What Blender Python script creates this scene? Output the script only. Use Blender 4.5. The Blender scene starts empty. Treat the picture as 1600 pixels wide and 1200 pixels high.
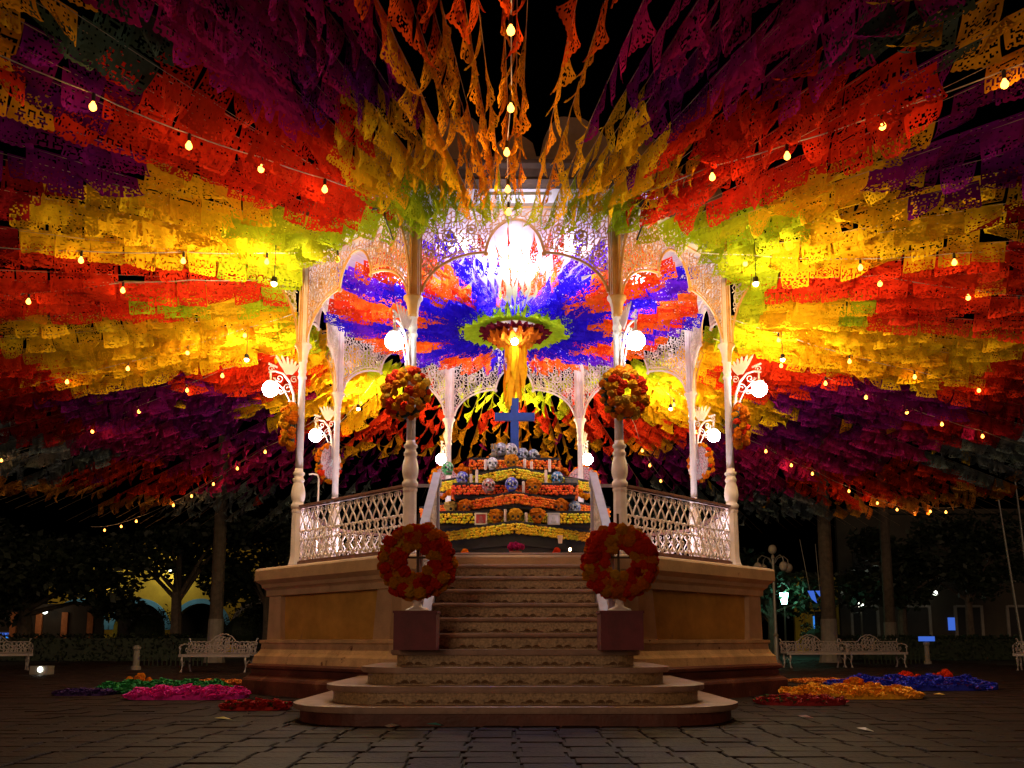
import bpy, math, random
from math import sin, cos, pi, radians, sqrt, atan2, hypot, exp
from mathutils import Vector, Matrix

S = bpy.context.scene
C = S.collection
RND = random.Random(7)
U = RND.uniform

# ------------------------------------------------------------------ camera
D = 15.4                                   # camera to the bandstand's axis
cam_d = bpy.data.cameras.new('camera')
cam = bpy.data.objects.new('camera', cam_d)
C.objects.link(cam)
cam.location = (-0.02, -D, 0.80)
cam.rotation_euler = (radians(97.9), 0, 0)
cam_d.sensor_width = 36
cam_d.lens = 30.98
cam_d.shift_x, cam_d.shift_y = -0.0015, 0.1306
cam_d.clip_start, cam_d.clip_end = 0.1, 500
S.camera = cam

# ------------------------------------------------------------------ night sky
W = bpy.data.worlds.new('World')
S.world = W
W.use_nodes = True
wn = W.node_tree.nodes
sky = wn.new('ShaderNodeTexSky')
sky.sky_type = 'NISHITA'
sky.sun_disc = False
sky.sun_elevation = radians(-4)
sky.sun_rotation = radians(200)
bg = wn['Background']
bg.inputs['Strength'].default_value = 0.004
W.node_tree.links.new(sky.outputs[0], bg.inputs['Color'])
fill_sun_d = bpy.data.lights.new('fill_sun', 'SUN')  # added warm fill from the camera side, brightens stairs, platform and wreaths
fill_sun_d.energy = 0.44; fill_sun_d.angle = radians(20); fill_sun_d.color = (1.0, .64, .40)
fill_sun = bpy.data.objects.new('fill_sun', fill_sun_d); C.objects.link(fill_sun)
fill_sun.rotation_euler = (radians(80), 0, radians(-14))
S.view_settings.view_transform = 'Standard'
S.view_settings.look = 'None'
S.view_settings.exposure = 0.0
S.view_settings.gamma = 1.0
S.view_settings.use_curve_mapping = False
S.cycles.use_denoising = True
S.cycles.max_bounces = 6
S.cycles.diffuse_bounces = 4
S.cycles.glossy_bounces = 2
S.cycles.transmission_bounces = 3
S.cycles.use_light_tree = True
S.cycles.sample_clamp_indirect = 8.0
S.cycles.caustics_reflective = False
S.cycles.caustics_refractive = False

# lamp strengths, all in one place
GLOBE_L = 72.0
BULB_L = 9.0
BULB_W = 3.0            # each bare bulb's own light
UPLIGHT_W = 75.0       # floor uplights behind the balustrade
CEIL_W = 62.0          # ceiling lamps above the blue and orange strings
EAVE_W = 225.0          # warm floods hung under the eaves
WHITE_W = 30.0          # white floods on the fascia

# ------------------------------------------------------------------ mesh helpers
def paint_amber_light(me, zmin, outer, yref=0.0):
    """warm light painted into ironwork faces above zmin that look outward (local -Y)"""
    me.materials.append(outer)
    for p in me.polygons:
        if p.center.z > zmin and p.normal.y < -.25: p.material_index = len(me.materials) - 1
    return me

def slim(k, prof): return [(r * k, z) for r, z in prof]

class MB:
    def __init__(s):
        s.v = []; s.f = []; s.m = []; s.mi = 0
    def add(s, vs, fs):
        b = len(s.v)
        s.v.extend(tuple(p) for p in vs)
        s.f.extend(tuple(i + b for i in f) for f in fs)
        s.m.extend([s.mi] * len(fs))
        return s
    def box(s, c, d, rz=0.0, top=1.0):
        x, y, z = d[0] / 2, d[1] / 2, d[2] / 2
        ca, sa = cos(rz), sin(rz)
        vs = []
        for sz in (-1, 1):
            k = top if sz > 0 else 1.0
            for sx, sy in ((-1, -1), (1, -1), (1, 1), (-1, 1)):
                px, py = sx * x * k, sy * y * k
                vs.append((c[0] + px * ca - py * sa, c[1] + px * sa + py * ca, c[2] + sz * z))
        return s.add(vs, [(3, 2, 1, 0), (4, 5, 6, 7), (0, 1, 5, 4), (1, 2, 6, 5), (2, 3, 7, 6), (3, 0, 4, 7)])
    def tube(s, pts, r, n=6, caps=True):
        pts = [Vector(p) for p in pts]
        rs = r if isinstance(r, (list, tuple)) else [r] * len(pts)
        vs, fs = [], []
        up = Vector((0.13, 0.21, 0.97))
        for i, p in enumerate(pts):
            t = (pts[min(i + 1, len(pts) - 1)] - pts[max(i - 1, 0)])
            t = t.normalized() if t.length > 1e-9 else Vector((0, 0, 1))
            a = t.cross(up)
            if a.length < 0.05: a = t.cross(Vector((1, 0, 0)))
            a.normalize(); b = a.cross(t)
            for k in range(n):
                q = 2 * pi * k / n
                vs.append(p + (a * cos(q) + b * sin(q)) * rs[i])
        for i in range(len(pts) - 1):
            for k in range(n):
                k2 = (k + 1) % n
                fs.append((i * n + k, (i + 1) * n + k, (i + 1) * n + k2, i * n + k2))
        if caps:
            fs.append(tuple(range(n))); fs.append(tuple(reversed(range((len(pts) - 1) * n, len(pts) * n))))
        return s.add(vs, fs)
    def lathe(s, prof, n=16, c=(0, 0, 0), rot=0.0):
        vs, fs = [], []
        for r, z in prof:
            for k in range(n):
                q = rot + 2 * pi * k / n
                vs.append((c[0] + r * cos(q), c[1] + r * sin(q), c[2] + z))
        for i in range(len(prof) - 1):
            for k in range(n):
                k2 = (k + 1) % n
                fs.append((i * n + k, i * n + k2, (i + 1) * n + k2, (i + 1) * n + k))
        fs.append(tuple(reversed(range(n)))); fs.append(tuple(range((len(prof) - 1) * n, len(prof) * n)))
        return s.add(vs, fs)
    def prism(s, poly, axis, a, b):
        """poly: 2-D outline; axis 'y' extrudes (x,z) outlines along y, 'z' extrudes (x,y), 'x' extrudes (y,z)."""
        n = len(poly)
        def P(p, t):
            return (p[0], t, p[1]) if axis == 'y' else (p[0], p[1], t) if axis == 'z' else (t, p[0], p[1])
        vs = [P(p, a) for p in poly] + [P(p, b) for p in poly]
        fs = [tuple(range(n)), tuple(reversed(range(n, 2 * n)))]
        for i in range(n):
            j = (i + 1) % n
            fs.append((j, i, n + i, n + j))
        return s.add(vs, fs)
    def ball(s, c, r, seg=8, rings=5, sq=(1, 1, 1)):
        vs = [(c[0], c[1], c[2] + r * sq[2])]
        for i in range(1, rings):
            t = pi * i / rings
            for k in range(seg):
                q = 2 * pi * k / seg
                vs.append((c[0] + r * sq[0] * sin(t) * cos(q), c[1] + r * sq[1] * sin(t) * sin(q), c[2] + r * sq[2] * cos(t)))
        vs.append((c[0], c[1], c[2] - r * sq[2]))
        fs = []
        for k in range(seg):
            fs.append((0, 1 + k, 1 + (k + 1) % seg))
        for i in range(rings - 2):
            for k in range(seg):
                a = 1 + i * seg
                fs.append((a + k, a + seg + k, a + seg + (k + 1) % seg, a + (k + 1) % seg))
        l = len(vs) - 1; a = 1 + (rings - 2) * seg
        for k in range(seg):
            fs.append((l, a + (k + 1) % seg, a + k))
        return s.add(vs, fs)
    def mesh(s, name, mats=(), smooth=False):
        me = bpy.data.meshes.new(name)
        me.from_pydata(s.v, [], s.f)
        for m in mats if isinstance(mats, (list, tuple)) else (mats,):
            me.materials.append(m)
        if any(s.m): me.polygons.foreach_set('material_index', s.m)
        if smooth: me.polygons.foreach_set('use_smooth', [True] * len(s.f))
        me.update()
        return me

def put(name, me, parent=None, loc=(0, 0, 0), rot=(0, 0, 0), scale=None, color=None, **props):
    o = bpy.data.objects.new(name, me)
    C.objects.link(o)
    if parent is not None: o.parent = parent
    o.location = loc; o.rotation_euler = rot
    if scale is not None: o.scale = scale if isinstance(scale, (tuple, list)) else (scale,) * 3
    if color is not None: o.color = (color[0], color[1], color[2], 1)
    for k, v in props.items():
        if v is not None: o[k] = v
    return o

def thing(name, label, cat, loc=(0, 0, 0), rz=0.0, group=None, rot=None):
    o = bpy.data.objects.new(name, None)
    C.objects.link(o)
    o.empty_display_size = 0.1
    o.location = loc; o.rotation_euler = rot or (0, 0, rz)
    o['label'] = label; o['category'] = cat
    if group: o['group'] = group
    return o

def copy_tree(root, loc=None, rz=None, label=None, group=None):
    r = root.copy(); C.objects.link(r)
    if loc is not None: r.location = loc
    if rz is not None: r.rotation_euler = (0, 0, rz)
    if label: r['label'] = label
    if group: r['group'] = group
    for ch in KIDS.get(root.name, list(root.children)):
        c = ch.copy(); C.objects.link(c); c.parent = r
        for g in KIDS.get(ch.name, list(ch.children)):
            d = g.copy(); C.objects.link(d); d.parent = c
    return r
KIDS = {}

# ------------------------------------------------------------------ materials
def mat(name, col, rough=0.6, var=0.18, scale=6.0, bump=0.0, bscale=30.0, col2=None, metal=0.0, spec=0.4, objcol=False):
    m = bpy.data.materials.new(name); m.use_nodes = True
    nt = m.node_tree; N = nt.nodes; L = nt.links
    b = N['Principled BSDF']
    b.inputs['Roughness'].default_value = rough
    b.inputs['Metallic'].default_value = metal
    b.inputs['Specular IOR Level'].default_value = spec
    tc = N.new('ShaderNodeTexCoord')
    no = N.new('ShaderNodeTexNoise')
    no.inputs['Scale'].default_value = scale; no.inputs['Detail'].default_value = 6; no.inputs['Roughness'].default_value = 0.65
    L.new(tc.outputs['Object'], no.inputs['Vector'])
    rp = N.new('ShaderNodeValToRGB')
    lo = tuple(c * (1 - var * 1.6) for c in col); hi = tuple(min(1, c * (1 + var)) for c in (col2 or col))
    rp.color_ramp.elements[0].position = 0.3; rp.color_ramp.elements[0].color = (*lo, 1)
    rp.color_ramp.elements[1].position = 0.7; rp.color_ramp.elements[1].color = (*hi, 1)
    L.new(no.outputs['Fac'], rp.inputs['Fac'])
    out = rp.outputs['Color']
    if objcol:
        oi = N.new('ShaderNodeObjectInfo')
        mx = N.new('ShaderNodeMix'); mx.data_type = 'RGBA'; mx.blend_type = 'MULTIPLY'
        mx.inputs['Factor'].default_value = 1.0
        L.new(out, mx.inputs['A']); L.new(oi.outputs['Color'], mx.inputs['B'])
        out = mx.outputs['Result']
    L.new(out, b.inputs['Base Color'])
    if bump:
        n2 = N.new('ShaderNodeTexNoise'); n2.inputs['Scale'].default_value = bscale; n2.inputs['Detail'].default_value = 5
        L.new(tc.outputs['Object'], n2.inputs['Vector'])
        bp = N.new('ShaderNodeBump'); bp.inputs['Strength'].default_value = bump; bp.inputs['Distance'].default_value = 0.02
        L.new(n2.outputs['Fac'], bp.inputs['Height']); L.new(bp.outputs['Normal'], b.inputs['Normal'])
    return m

def emit(name, col, strength):
    m = bpy.data.materials.new(name); m.use_nodes = True
    nt = m.node_tree; nt.nodes.clear()
    e = nt.nodes.new('ShaderNodeEmission'); o = nt.nodes.new('ShaderNodeOutputMaterial')
    e.inputs['Color'].default_value = (*col, 1); e.inputs['Strength'].default_value = strength
    nt.links.new(e.outputs[0], o.inputs[0])
    return m

def paper_mat(name, trans=0.12):
    m = bpy.data.materials.new(name); m.use_nodes = True
    nt = m.node_tree; N = nt.nodes; L = nt.links; N.clear()
    out = N.new('ShaderNodeOutputMaterial')
    oi = N.new('ShaderNodeObjectInfo')
    tc = N.new('ShaderNodeTexCoord')
    no = N.new('ShaderNodeTexNoise'); no.inputs['Scale'].default_value = 14; no.inputs['Detail'].default_value = 3
    L.new(tc.outputs['Object'], no.inputs['Vector'])
    mr = N.new('ShaderNodeMapRange'); mr.inputs['From Min'].default_value = .3; mr.inputs['From Max'].default_value = .7
    mr.inputs['To Min'].default_value = .78; mr.inputs['To Max'].default_value = 1.0
    L.new(no.outputs['Fac'], mr.inputs['Value'])
    mx = N.new('ShaderNodeMix'); mx.data_type = 'RGBA'; mx.blend_type = 'MULTIPLY'; mx.inputs['Factor'].default_value = 1
    L.new(oi.outputs['Color'], mx.inputs['A']); L.new(mr.outputs['Result'], mx.inputs['B'])
    d = N.new('ShaderNodeBsdfDiffuse'); t = N.new('ShaderNodeBsdfTranslucent'); ms = N.new('ShaderNodeMixShader')
    ms.inputs[0].default_value = trans
    bp = N.new('ShaderNodeBump'); bp.inputs['Strength'].default_value = .35; bp.inputs['Distance'].default_value = .02
    L.new(no.outputs['Fac'], bp.inputs['Height']); L.new(bp.outputs['Normal'], d.inputs['Normal'])
    L.new(mx.outputs['Result'], d.inputs['Color']); L.new(mx.outputs['Result'], t.inputs['Color'])
    L.new(d.outputs[0], ms.inputs[1]); L.new(t.outputs[0], ms.inputs[2]); L.new(ms.outputs[0], out.inputs[0])
    return m

M = dict(
    iron=mat('cream_painted_iron', (.74, .61, .55), .42, .10, 5, .12, 60),
    amber_light=mat('amber_light_on_outer_faces', (.62, .30, .075), .5, .14, 5),  # warm lamplight on the ironwork, painted in as its colour
    slab=mat('lilac_grey_rail_paint', (.36, .31, .38), .45, .12, 5),
    lace=mat('cream_cast_iron_lace', (.58, .48, .44), .5, .12, 5),
    stone=mat('cream_stucco', (.52, .335, .19), .75, .16, 2.2, .25, 40),
    panel=mat('ochre_panel_paint', (.52, .27, .05), .8, .22, 1.6, .3, 60),
    plinth=mat('oxblood_plinth_paint', (.13, .035, .022), .55, .35, 2.5, .3, 30),
    tread=mat('stone_tread', (.32, .19, .13), .5, .22, 3.0, .25, 30),
    riser=mat('patterned_riser_tile', (.32, .20, .095), .38, .35, 38.0, .3, 90, col2=(.42, .27, .13)),
    ornament=mat('dark_glaze_ornament', (.20, .11, .055), .3, .2, 20),
    ceil=mat('white_board_ceiling', (.82, .80, .84), .6, .05, 3, .1, 20),
    wood=mat('dark_roof_timber', (.09, .05, .03), .7, .3, 4, .3, 20),
    fascia=mat('white_fascia_board', (.76, .74, .76), .6, .08, 6, .2, 14),
    crest=mat('buff_roof_crest', (.22, .13, .07), .8, .2, 3, .25, 25),
    rail=mat('brown_handrail', (.22, .11, .09), .35, .2, 8),
    floor=mat('terrace_tile', (.33, .24, .19), .5, .2, 3, .15, 25),
    black=mat('black_altar_cloth', (.014, .012, .020), .8, .3, 12, .2, 60),
    flower=mat('fluffy_flower', (1, 1, 1), 1.0, .30, 34, .9, 70, objcol=True, spec=.0),
    tint=mat('plain_tinted', (1, 1, 1), .5, .10, 10, .1, 40, objcol=True),
    cord=mat('string_cord', (.55, .42, .25), .7, .1, 6),
    cable=mat('pale_lamp_cable', (.55, .50, .40), .5, .1, 6),
    socket=mat('black_socket', (.03, .025, .02), .5, .1, 6),
    maroon=mat('maroon_box_paint', (.15, .018, .026), .6, .25, 4, .15, 30),
    blue=mat('blue_cross_paint', (.002, .034, .22), .5, .18, 9, .15, 40),
    paving=mat('worn_paving_stone', (.021, .0088, .007), .7, .5, 1.8, .6, 24, spec=.12),
    joint=mat('paving_joint_dirt', (.015, .0078, .0064), .9, .3, 4, .4, 30),
    bark=mat('palm_bark', (.075, .055, .042), .9, .3, 5, .5, 20),
    white=mat('limewash_white', (.17, .145, .125), .8, .15, 5),
    leaf=mat('night_leaf', (.010, .017, .006), .6, .45, 3),
    hedge=mat('hedge_leaf', (.011, .02, .007), .7, .4, 3),
    bench=mat('white_bench_iron', (.24, .195, .195), .45, .1, 6, .1, 40),
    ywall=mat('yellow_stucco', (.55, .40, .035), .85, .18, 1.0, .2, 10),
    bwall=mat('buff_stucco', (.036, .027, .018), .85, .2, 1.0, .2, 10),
    btrim=mat('sky_blue_trim', (.12, .42, .70), .7, .12, 2),
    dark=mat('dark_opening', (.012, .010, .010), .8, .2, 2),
    metal=mat('grey_lamp_metal', (.14, .13, .12), .4, .15, 8, metal=.3),
    paper=paper_mat('cut_tissue_paper'),
    globe=emit('lit_globe_glass', (.80, .97, 1.0), GLOBE_L),
    bulb=emit('lit_bulb_glass', (1.0, .33, .045), BULB_L),
    flame=emit('candle_flame', (1.0, .6, .2), 60.0),
    lens=emit('uplight_lens', (.92, .86, 1.0), 30.0),
    lantern_green=emit('green_lantern_glass', (.25, 1.0, .62), 22.0),
    lantern_white=emit('white_lantern_glass', (.95, 1.0, .85), 6.0),
    screen=emit('lit_blue_screen', (.08, .22, 1.0), .6),
    neon=emit('blue_led_strip', (.05, .30, 1.0), .8),
)

def add_stain(m, col, scale, thr):
    nt = m.node_tree; N = nt.nodes; L = nt.links; b = N['Principled BSDF']
    src = b.inputs['Base Color'].links[0].from_socket
    tc = N.new('ShaderNodeTexCoord'); no = N.new('ShaderNodeTexNoise'); no.inputs['Scale'].default_value = scale; no.inputs['Detail'].default_value = 8; no.inputs['Roughness'].default_value = .7
    L.new(tc.outputs['Object'], no.inputs['Vector'])
    mr = N.new('ShaderNodeMapRange'); mr.inputs['From Min'].default_value = thr; mr.inputs['From Max'].default_value = thr + .05
    L.new(no.outputs['Fac'], mr.inputs['Value'])
    mx = N.new('ShaderNodeMix'); mx.data_type = 'RGBA'; L.new(mr.outputs['Result'], mx.inputs['Factor']); L.new(src, mx.inputs['A']); mx.inputs['B'].default_value = (*col, 1)
    L.new(mx.outputs['Result'], b.inputs['Base Color'])
M['chipped'] = mat('chipped_cream_stucco', (.50, .31, .17), .75, .22, 3, .4, 30); add_stain(M['chipped'], (.12, .045, .025), 3.2, .60)
add_stain(M['stone'], (.34, .19, .10), 1.6, .62); add_stain(M['panel'], (.34, .18, .06), 1.1, .60); add_stain(M['tread'], (.22, .13, .10), 2.0, .58)
add_stain(M['plinth'], (.22, .085, .045), 2.6, .61)
nt_ = M['flower'].node_tree; pb0 = nt_.nodes['Principled BSDF']
tr0 = nt_.nodes.new('ShaderNodeBsdfTranslucent'); mx0 = nt_.nodes.new('ShaderNodeMixShader'); mx0.inputs[0].default_value = .1
nt_.links.new(pb0.inputs['Base Color'].links[0].from_socket, tr0.inputs['Color'])
nt_.links.new(pb0.outputs[0], mx0.inputs[1]); nt_.links.new(tr0.outputs[0], mx0.inputs[2]); nt_.links.new(mx0.outputs[0], nt_.nodes['Material Output'].inputs[0])
# speckled, beaded look of the painted skulls and disc wreaths
def speckle_mat(name, scale=40):
    m = bpy.data.materials.new(name); m.use_nodes = True
    nt = m.node_tree; N = nt.nodes; L = nt.links; b = N['Principled BSDF']
    b.inputs['Roughness'].default_value = .35
    tc = N.new('ShaderNodeTexCoord'); vo = N.new('ShaderNodeTexVoronoi'); vo.inputs['Scale'].default_value = scale
    L.new(tc.outputs['Object'], vo.inputs['Vector'])
    oi = N.new('ShaderNodeObjectInfo')
    hs = N.new('ShaderNodeSeparateColor'); L.new(vo.outputs['Color'], hs.inputs[0])
    rp = N.new('ShaderNodeValToRGB'); rp.color_ramp.interpolation = 'CONSTANT'
    rp.color_ramp.elements[0].color = (.75, .75, .8, 1); rp.color_ramp.elements[0].position = 0
    rp.color_ramp.elements[1].color = (1, 1, 1, 1); rp.color_ramp.elements[1].position = .30
    for p, c in ((.30, (1, 1, 1)), (.55, (.35, .35, .4)), (.8, (1.0, .9, .9))):
        e = rp.color_ramp.elements.new(p); e.color = (*c, 1)
    L.new(hs.outputs[0], rp.inputs[0])
    mx = N.new('ShaderNodeMix'); mx.data_type = 'RGBA'; mx.blend_type = 'MULTIPLY'; mx.inputs['Factor'].default_value = 1
    L.new(rp.outputs[0], mx.inputs['A']); L.new(oi.outputs['Color'], mx.inputs['B'])
    m2 = N.new('ShaderNodeMix'); m2.data_type = 'RGBA'; m2.blend_type = 'MIX'
    ls = N.new('ShaderNodeMath'); ls.operation = 'LESS_THAN'; ls.inputs[1].default_value = .16
    L.new(hs.outputs[1], ls.inputs[0]); L.new(ls.outputs[0], m2.inputs['Factor'])
    L.new(mx.outputs['Result'], m2.inputs['A']); m2.inputs['B'].default_value = (.45, .45, .5, 1)
    L.new(m2.outputs['Result'], b.inputs['Base Color'])
    bp = N.new('ShaderNodeBump'); bp.inputs['Strength'].default_value = .5; bp.inputs['Distance'].default_value = .01
    L.new(vo.outputs['Distance'], bp.inputs['Height']); L.new(bp.outputs['Normal'], b.inputs['Normal'])
    return m
M['speckle'] = speckle_mat('beaded_speckle')

# ------------------------------------------------------------------ dimensions of the bandstand
SIDE = 2.88
AP = SIDE / 2 / math.tan(pi / 8)            # 3.476, apothem of the column ring
RC = SIDE / 2 / sin(pi / 8)                 # 3.763, column radius
FL = 1.925                                  # deck height
# angle of bay k: 0 is the front bay (towards the camera, -Y), going clockwise to the viewer's right
def bay_rot(k): return k * pi / 4            # rotate about Z: local -Y becomes the bay's outward direction
BAY_NAME = ['front', 'front right', 'right', 'back right', 'back', 'back left', 'left', 'front left']
def polar(r, deg, z):
    """deg 0 = towards the camera, 90 = to the right of the picture."""
    a = radians(deg)
    return Vector((r * sin(a), -r * cos(a), z))

# ------------------------------------------------------------------ ground
g = MB(); g.add([(-140, -60, -0.014), (140, -60, -0.014), (140, 160, -0.014), (-140, 160, -0.014)], [(0, 1, 2, 3)])
ground = put('ground', g.mesh('ground', M['joint']), kind='structure')
pav = [MB() for _ in range(5)]
PX, PY = 0.37, 0.30
for i, p in enumerate(pav):
    r = random.Random(i)
    hx, hy = PX / 2 - .0055, PY / 2 - .005
    o = [(-hx + r.uniform(0, .007), -hy + r.uniform(0, .01)), (hx - r.uniform(0, .007), -hy + r.uniform(0, .01)), (hx - r.uniform(0, .012), hy - r.uniform(0, .01)), (-hx + r.uniform(0, .012), hy - r.uniform(0, .01))]
    zt = [r.uniform(-.003, .003) for _ in range(4)]
    vs = [(x, y, -.05) for x, y in o] + [(x, y, -.008 + z) for (x, y), z in zip(o, zt)] + [(x * .965, y * .955, z) for (x, y), z in zip(o, zt)]
    p.add(vs, [(0, 1, 5, 4), (1, 2, 6, 5), (2, 3, 7, 6), (3, 0, 4, 7), (4, 5, 9, 8), (5, 6, 10, 9), (6, 7, 11, 10), (7, 4, 8, 11), (8, 9, 10, 11)])
pav_me = [p.mesh('paving_stone', M['paving']) for p in pav]
far = MB(); n_pav = 0
y = -D + 4.6; row = 0
cells = []
while y < 22:
    off = (row % 2) * PX / 2 + U(-.05, .05)
    half = min(16, (y + D) * .62 + 1.0)
    x = -half + off
    while x < half:
        if not (hypot(x, y) < 3.9):
            cells.append((y, x))
        x += PX
    y += PY; row += 1
for i, (y, x) in enumerate(cells):
    rz = U(-.012, .012); dz = U(-.004, .004)
    if n_pav < 298 and abs(x) < (y + D) * .60 + .3 and y + D > 5.3:
        put('paving_stone', pav_me[i % 5], ground, (x, y, dz), (U(-.006, .006), U(-.006, .006), rz)); n_pav += 1
    else:
        hx, hy = PX / 2 - .006, PY / 2 - .005; z = dz
        far.add([(x - hx, y - hy, -.045), (x + hx, y - hy, -.045), (x + hx, y + hy, -.045), (x - hx, y + hy, -.045),
                 (x - hx, y - hy, z + U(-.002, .002)), (x + hx, y - hy, z + U(-.002, .002)), (x + hx, y + hy, z + U(-.002, .002)), (x - hx, y + hy, z + U(-.002, .002))],
                [(4, 5, 6, 7), (0, 1, 5, 4), (1, 2, 6, 5), (2, 3, 7, 6), (3, 0, 4, 7)])
put('paving_stones', far.mesh('paving_stones', M['paving']), ground, kind='stuff')

# ------------------------------------------------------------------ bandstand: platform
band = thing('bandstand', 'octagonal white iron bandstand on a cream platform under radiating paper flags', 'bandstand')
def oct_ring(prof, m, name, parent=band, skip_front=None):
    """an eight-sided lathe; prof = (apothem, z)"""
    b = MB(); k = 1 / cos(pi / 8)
    b.lathe([(a * k, z) for a, z in prof], 8, rot=pi / 8)
    return put(name, b.mesh(name, m), parent)
oct_ring([(4.17, -.02), (4.17, .20), (4.15, .23), (4.08, .27), (4.05, .30), (4.05, .36), (4.11, .385), (4.11, .42), (4.06, .45)], M['plinth'], 'plinth')
oct_ring([(4.04, .448), (4.02, .56), (3.97, .60), (3.93, .66), (3.92, .74), (3.95, .76), (3.95, .80), (3.70, .812)], M['chipped'], 'base_moulding')
oct_ring([(3.68, .80), (3.72, 1.50)], M['stone'], 'platform_wall')
oct_ring([(3.68, 1.47), (3.88, 1.475), (3.88, 1.56), (3.91, 1.585), (3.94, 1.60), (3.96, 1.65), (4.02, 1.69), (4.05, 1.71), (4.05, 1.86), (4.03, 1.89), (3.98, 1.905), (3.4, 1.908)], M['stone'], 'cornice')
b = MB(); k = 1 / cos(pi / 8); b.lathe([(3.9 * k, 1.86), (3.9 * k, FL - .004)], 8, rot=pi / 8)
put('deck', b.mesh('deck', M['floor']), band)
for kbay in range(1, 8):
    r = bay_rot(kbay)
    t = tanw = AP and 3.80 * math.tan(pi / 8)
    # battered corner pilasters, two to a face, proud of the recessed panel
    for sx in (-1, 1):
        pl = MB()
        xo0, xo1 = sx * 1.545, sx * 1.565
        pl.add([(sx * 1.18, -3.86, .80), (xo0, -3.86, .80), (xo1, -3.84, 1.475), (sx * 1.24, -3.84, 1.475),
                (sx * 1.18, -3.60, .80), (xo0, -3.60, .80), (xo1, -3.60, 1.475), (sx * 1.24, -3.60, 1.475)],
               [(0, 1, 2, 3), (4, 7, 6, 5), (0, 3, 7, 4), (1, 5, 6, 2), (3, 2, 6, 7), (0, 4, 5, 1)])
        put('pilaster', pl.mesh('pilaster', M['stone']), band, rot=(0, 0, r))
    pn = MB(); pn.box((0, -3.765, 1.137), (2.42, .02, .66))
    pp = put('wall_panel', pn.mesh('wall_panel', M['panel']), band, rot=(0, 0, r))

# steps
STEP = .175; T = .30; DTOP = 11.4
def step_y(i): return (DTOP - (11 - i) * T) - D          # y of nosing i
stairs = thing('staircase', 'tiled staircase with carved risers and rounded lower steps before the bandstand', 'staircase')
half_w = {1: 2.29, 2: 1.98, 3: 1.64, 4: 1.33}
def stadium(hw, y0, y1, r, n=10):
    pts = [(hw, y1)]
    for k in range(n + 1):
        q = pi / 2 * k / n
        pts.append((hw - r + r * cos(q), y0 + r * 1.15 - r * 1.15 * sin(q)))
    for k in range(n + 1):
        q = pi / 2 * (1 - k / n)
        pts.append((-hw + r - r * cos(q), y0 + r * 1.15 - r * 1.15 * sin(q)))
    pts.append((-hw, y1))
    return pts[::-1]
orn = MB()
for s_ in (-1, 1):
    for rr, ww in ((.030, .009), (.014, .008)):
        orn.tube([(s_ * .045 + rr * 1.25 * cos(q), 0, rr * sin(q)) for q in [pi * k / 6 for k in range(7)]], ww, 4, False)
    orn.tube([(s_ * .085, 0, .004), (s_ * .115, 0, .010), (s_ * .135, 0, .001)], .006, 4)
orn_me = orn.mesh('riser_scroll', M['ornament'])
for i in range(1, 12):
    zt = STEP * i; y0 = step_y(i)
    y1 = step_y(i + 1) + .04 if i < 11 else -3.80
    if i <= 4:
        y1 = step_y(i + 1) + .12; hw = half_w[i]
        yend = -3.95 if i < 4 else -3.9
        tr = MB(); rr = {1: .85, 2: .68, 3: .5, 4: .20}[i]
        tr.prism(stadium(hw, y0, yend, rr), 'z', zt - .045, zt)
        tr.prism(stadium(hw - .012, y0 + .012, yend, rr), 'z', zt - .058, zt - .045)
        tread = put('step_tread', tr.mesh('step_tread', M['tread']), stairs)
        rs = MB(); rs.prism(stadium(hw - .06, y0 + .05, yend, rr), 'z', zt - STEP + (0 if i > 1 else -.02), zt - .058)
        riser = put('step_riser', rs.mesh('step_riser', M['riser'] if i > 1 else M['plinth']), stairs)
        ohw = hw - rr - .07
        yr = y0 + .047
    else:
        w = .93 + (11 - i) * .008
        tr = MB()
        tr.box((0, (y0 + y1) / 2, zt - .022), (2 * w, y1 - y0, .044))
        tr.tube([(-w, y0 + .004, zt - .024), (w, y0 + .004, zt - .024)], .024, 8)
        tread = put('step_tread', tr.mesh('step_tread', M['tread']), stairs)
        rs = MB(); rs.box((0, y0 + .05 + .12, zt - .044 - .0655), (2 * w - .01, .24, .131))
        riser = put('step_riser', rs.mesh('step_riser', M['riser']), stairs)
        ohw = w - .12; yr = y0 + .047
    if i > 1:
        n = int(2 * ohw / .31)
        for q in range(n + 1):
            put('riser_scroll', orn_me, riser, (-ohw + 2 * ohw * q / n + U(-.01, .01), yr, zt - STEP + .012))
# solid body under the straight flight, and the sloping stringers
sb = MB()
sb.prism([(step_y(5) + .10, .60), (-3.7, .60), (-3.7, FL - .08), (step_y(11) + .12, FL - .08)], 'x', -.90, .90)
put('stair_body', sb.mesh('stair_body', M['stone']), stairs)
for sx in (-1, 1):
    st = MB()
    x0, x1 = sx * .955, sx * 1.10
    lo, hi = min(x0, x1), max(x0, x1)
    st.prism([(step_y(4) + .16, .70), (-3.75, .70), (-3.75, FL + .10), (step_y(11) + .10, FL + .12), (step_y(4) + .18, .80)], 'x', lo, hi)
    put('stringer', st.mesh('stringer', M['slab']), stairs)

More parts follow.
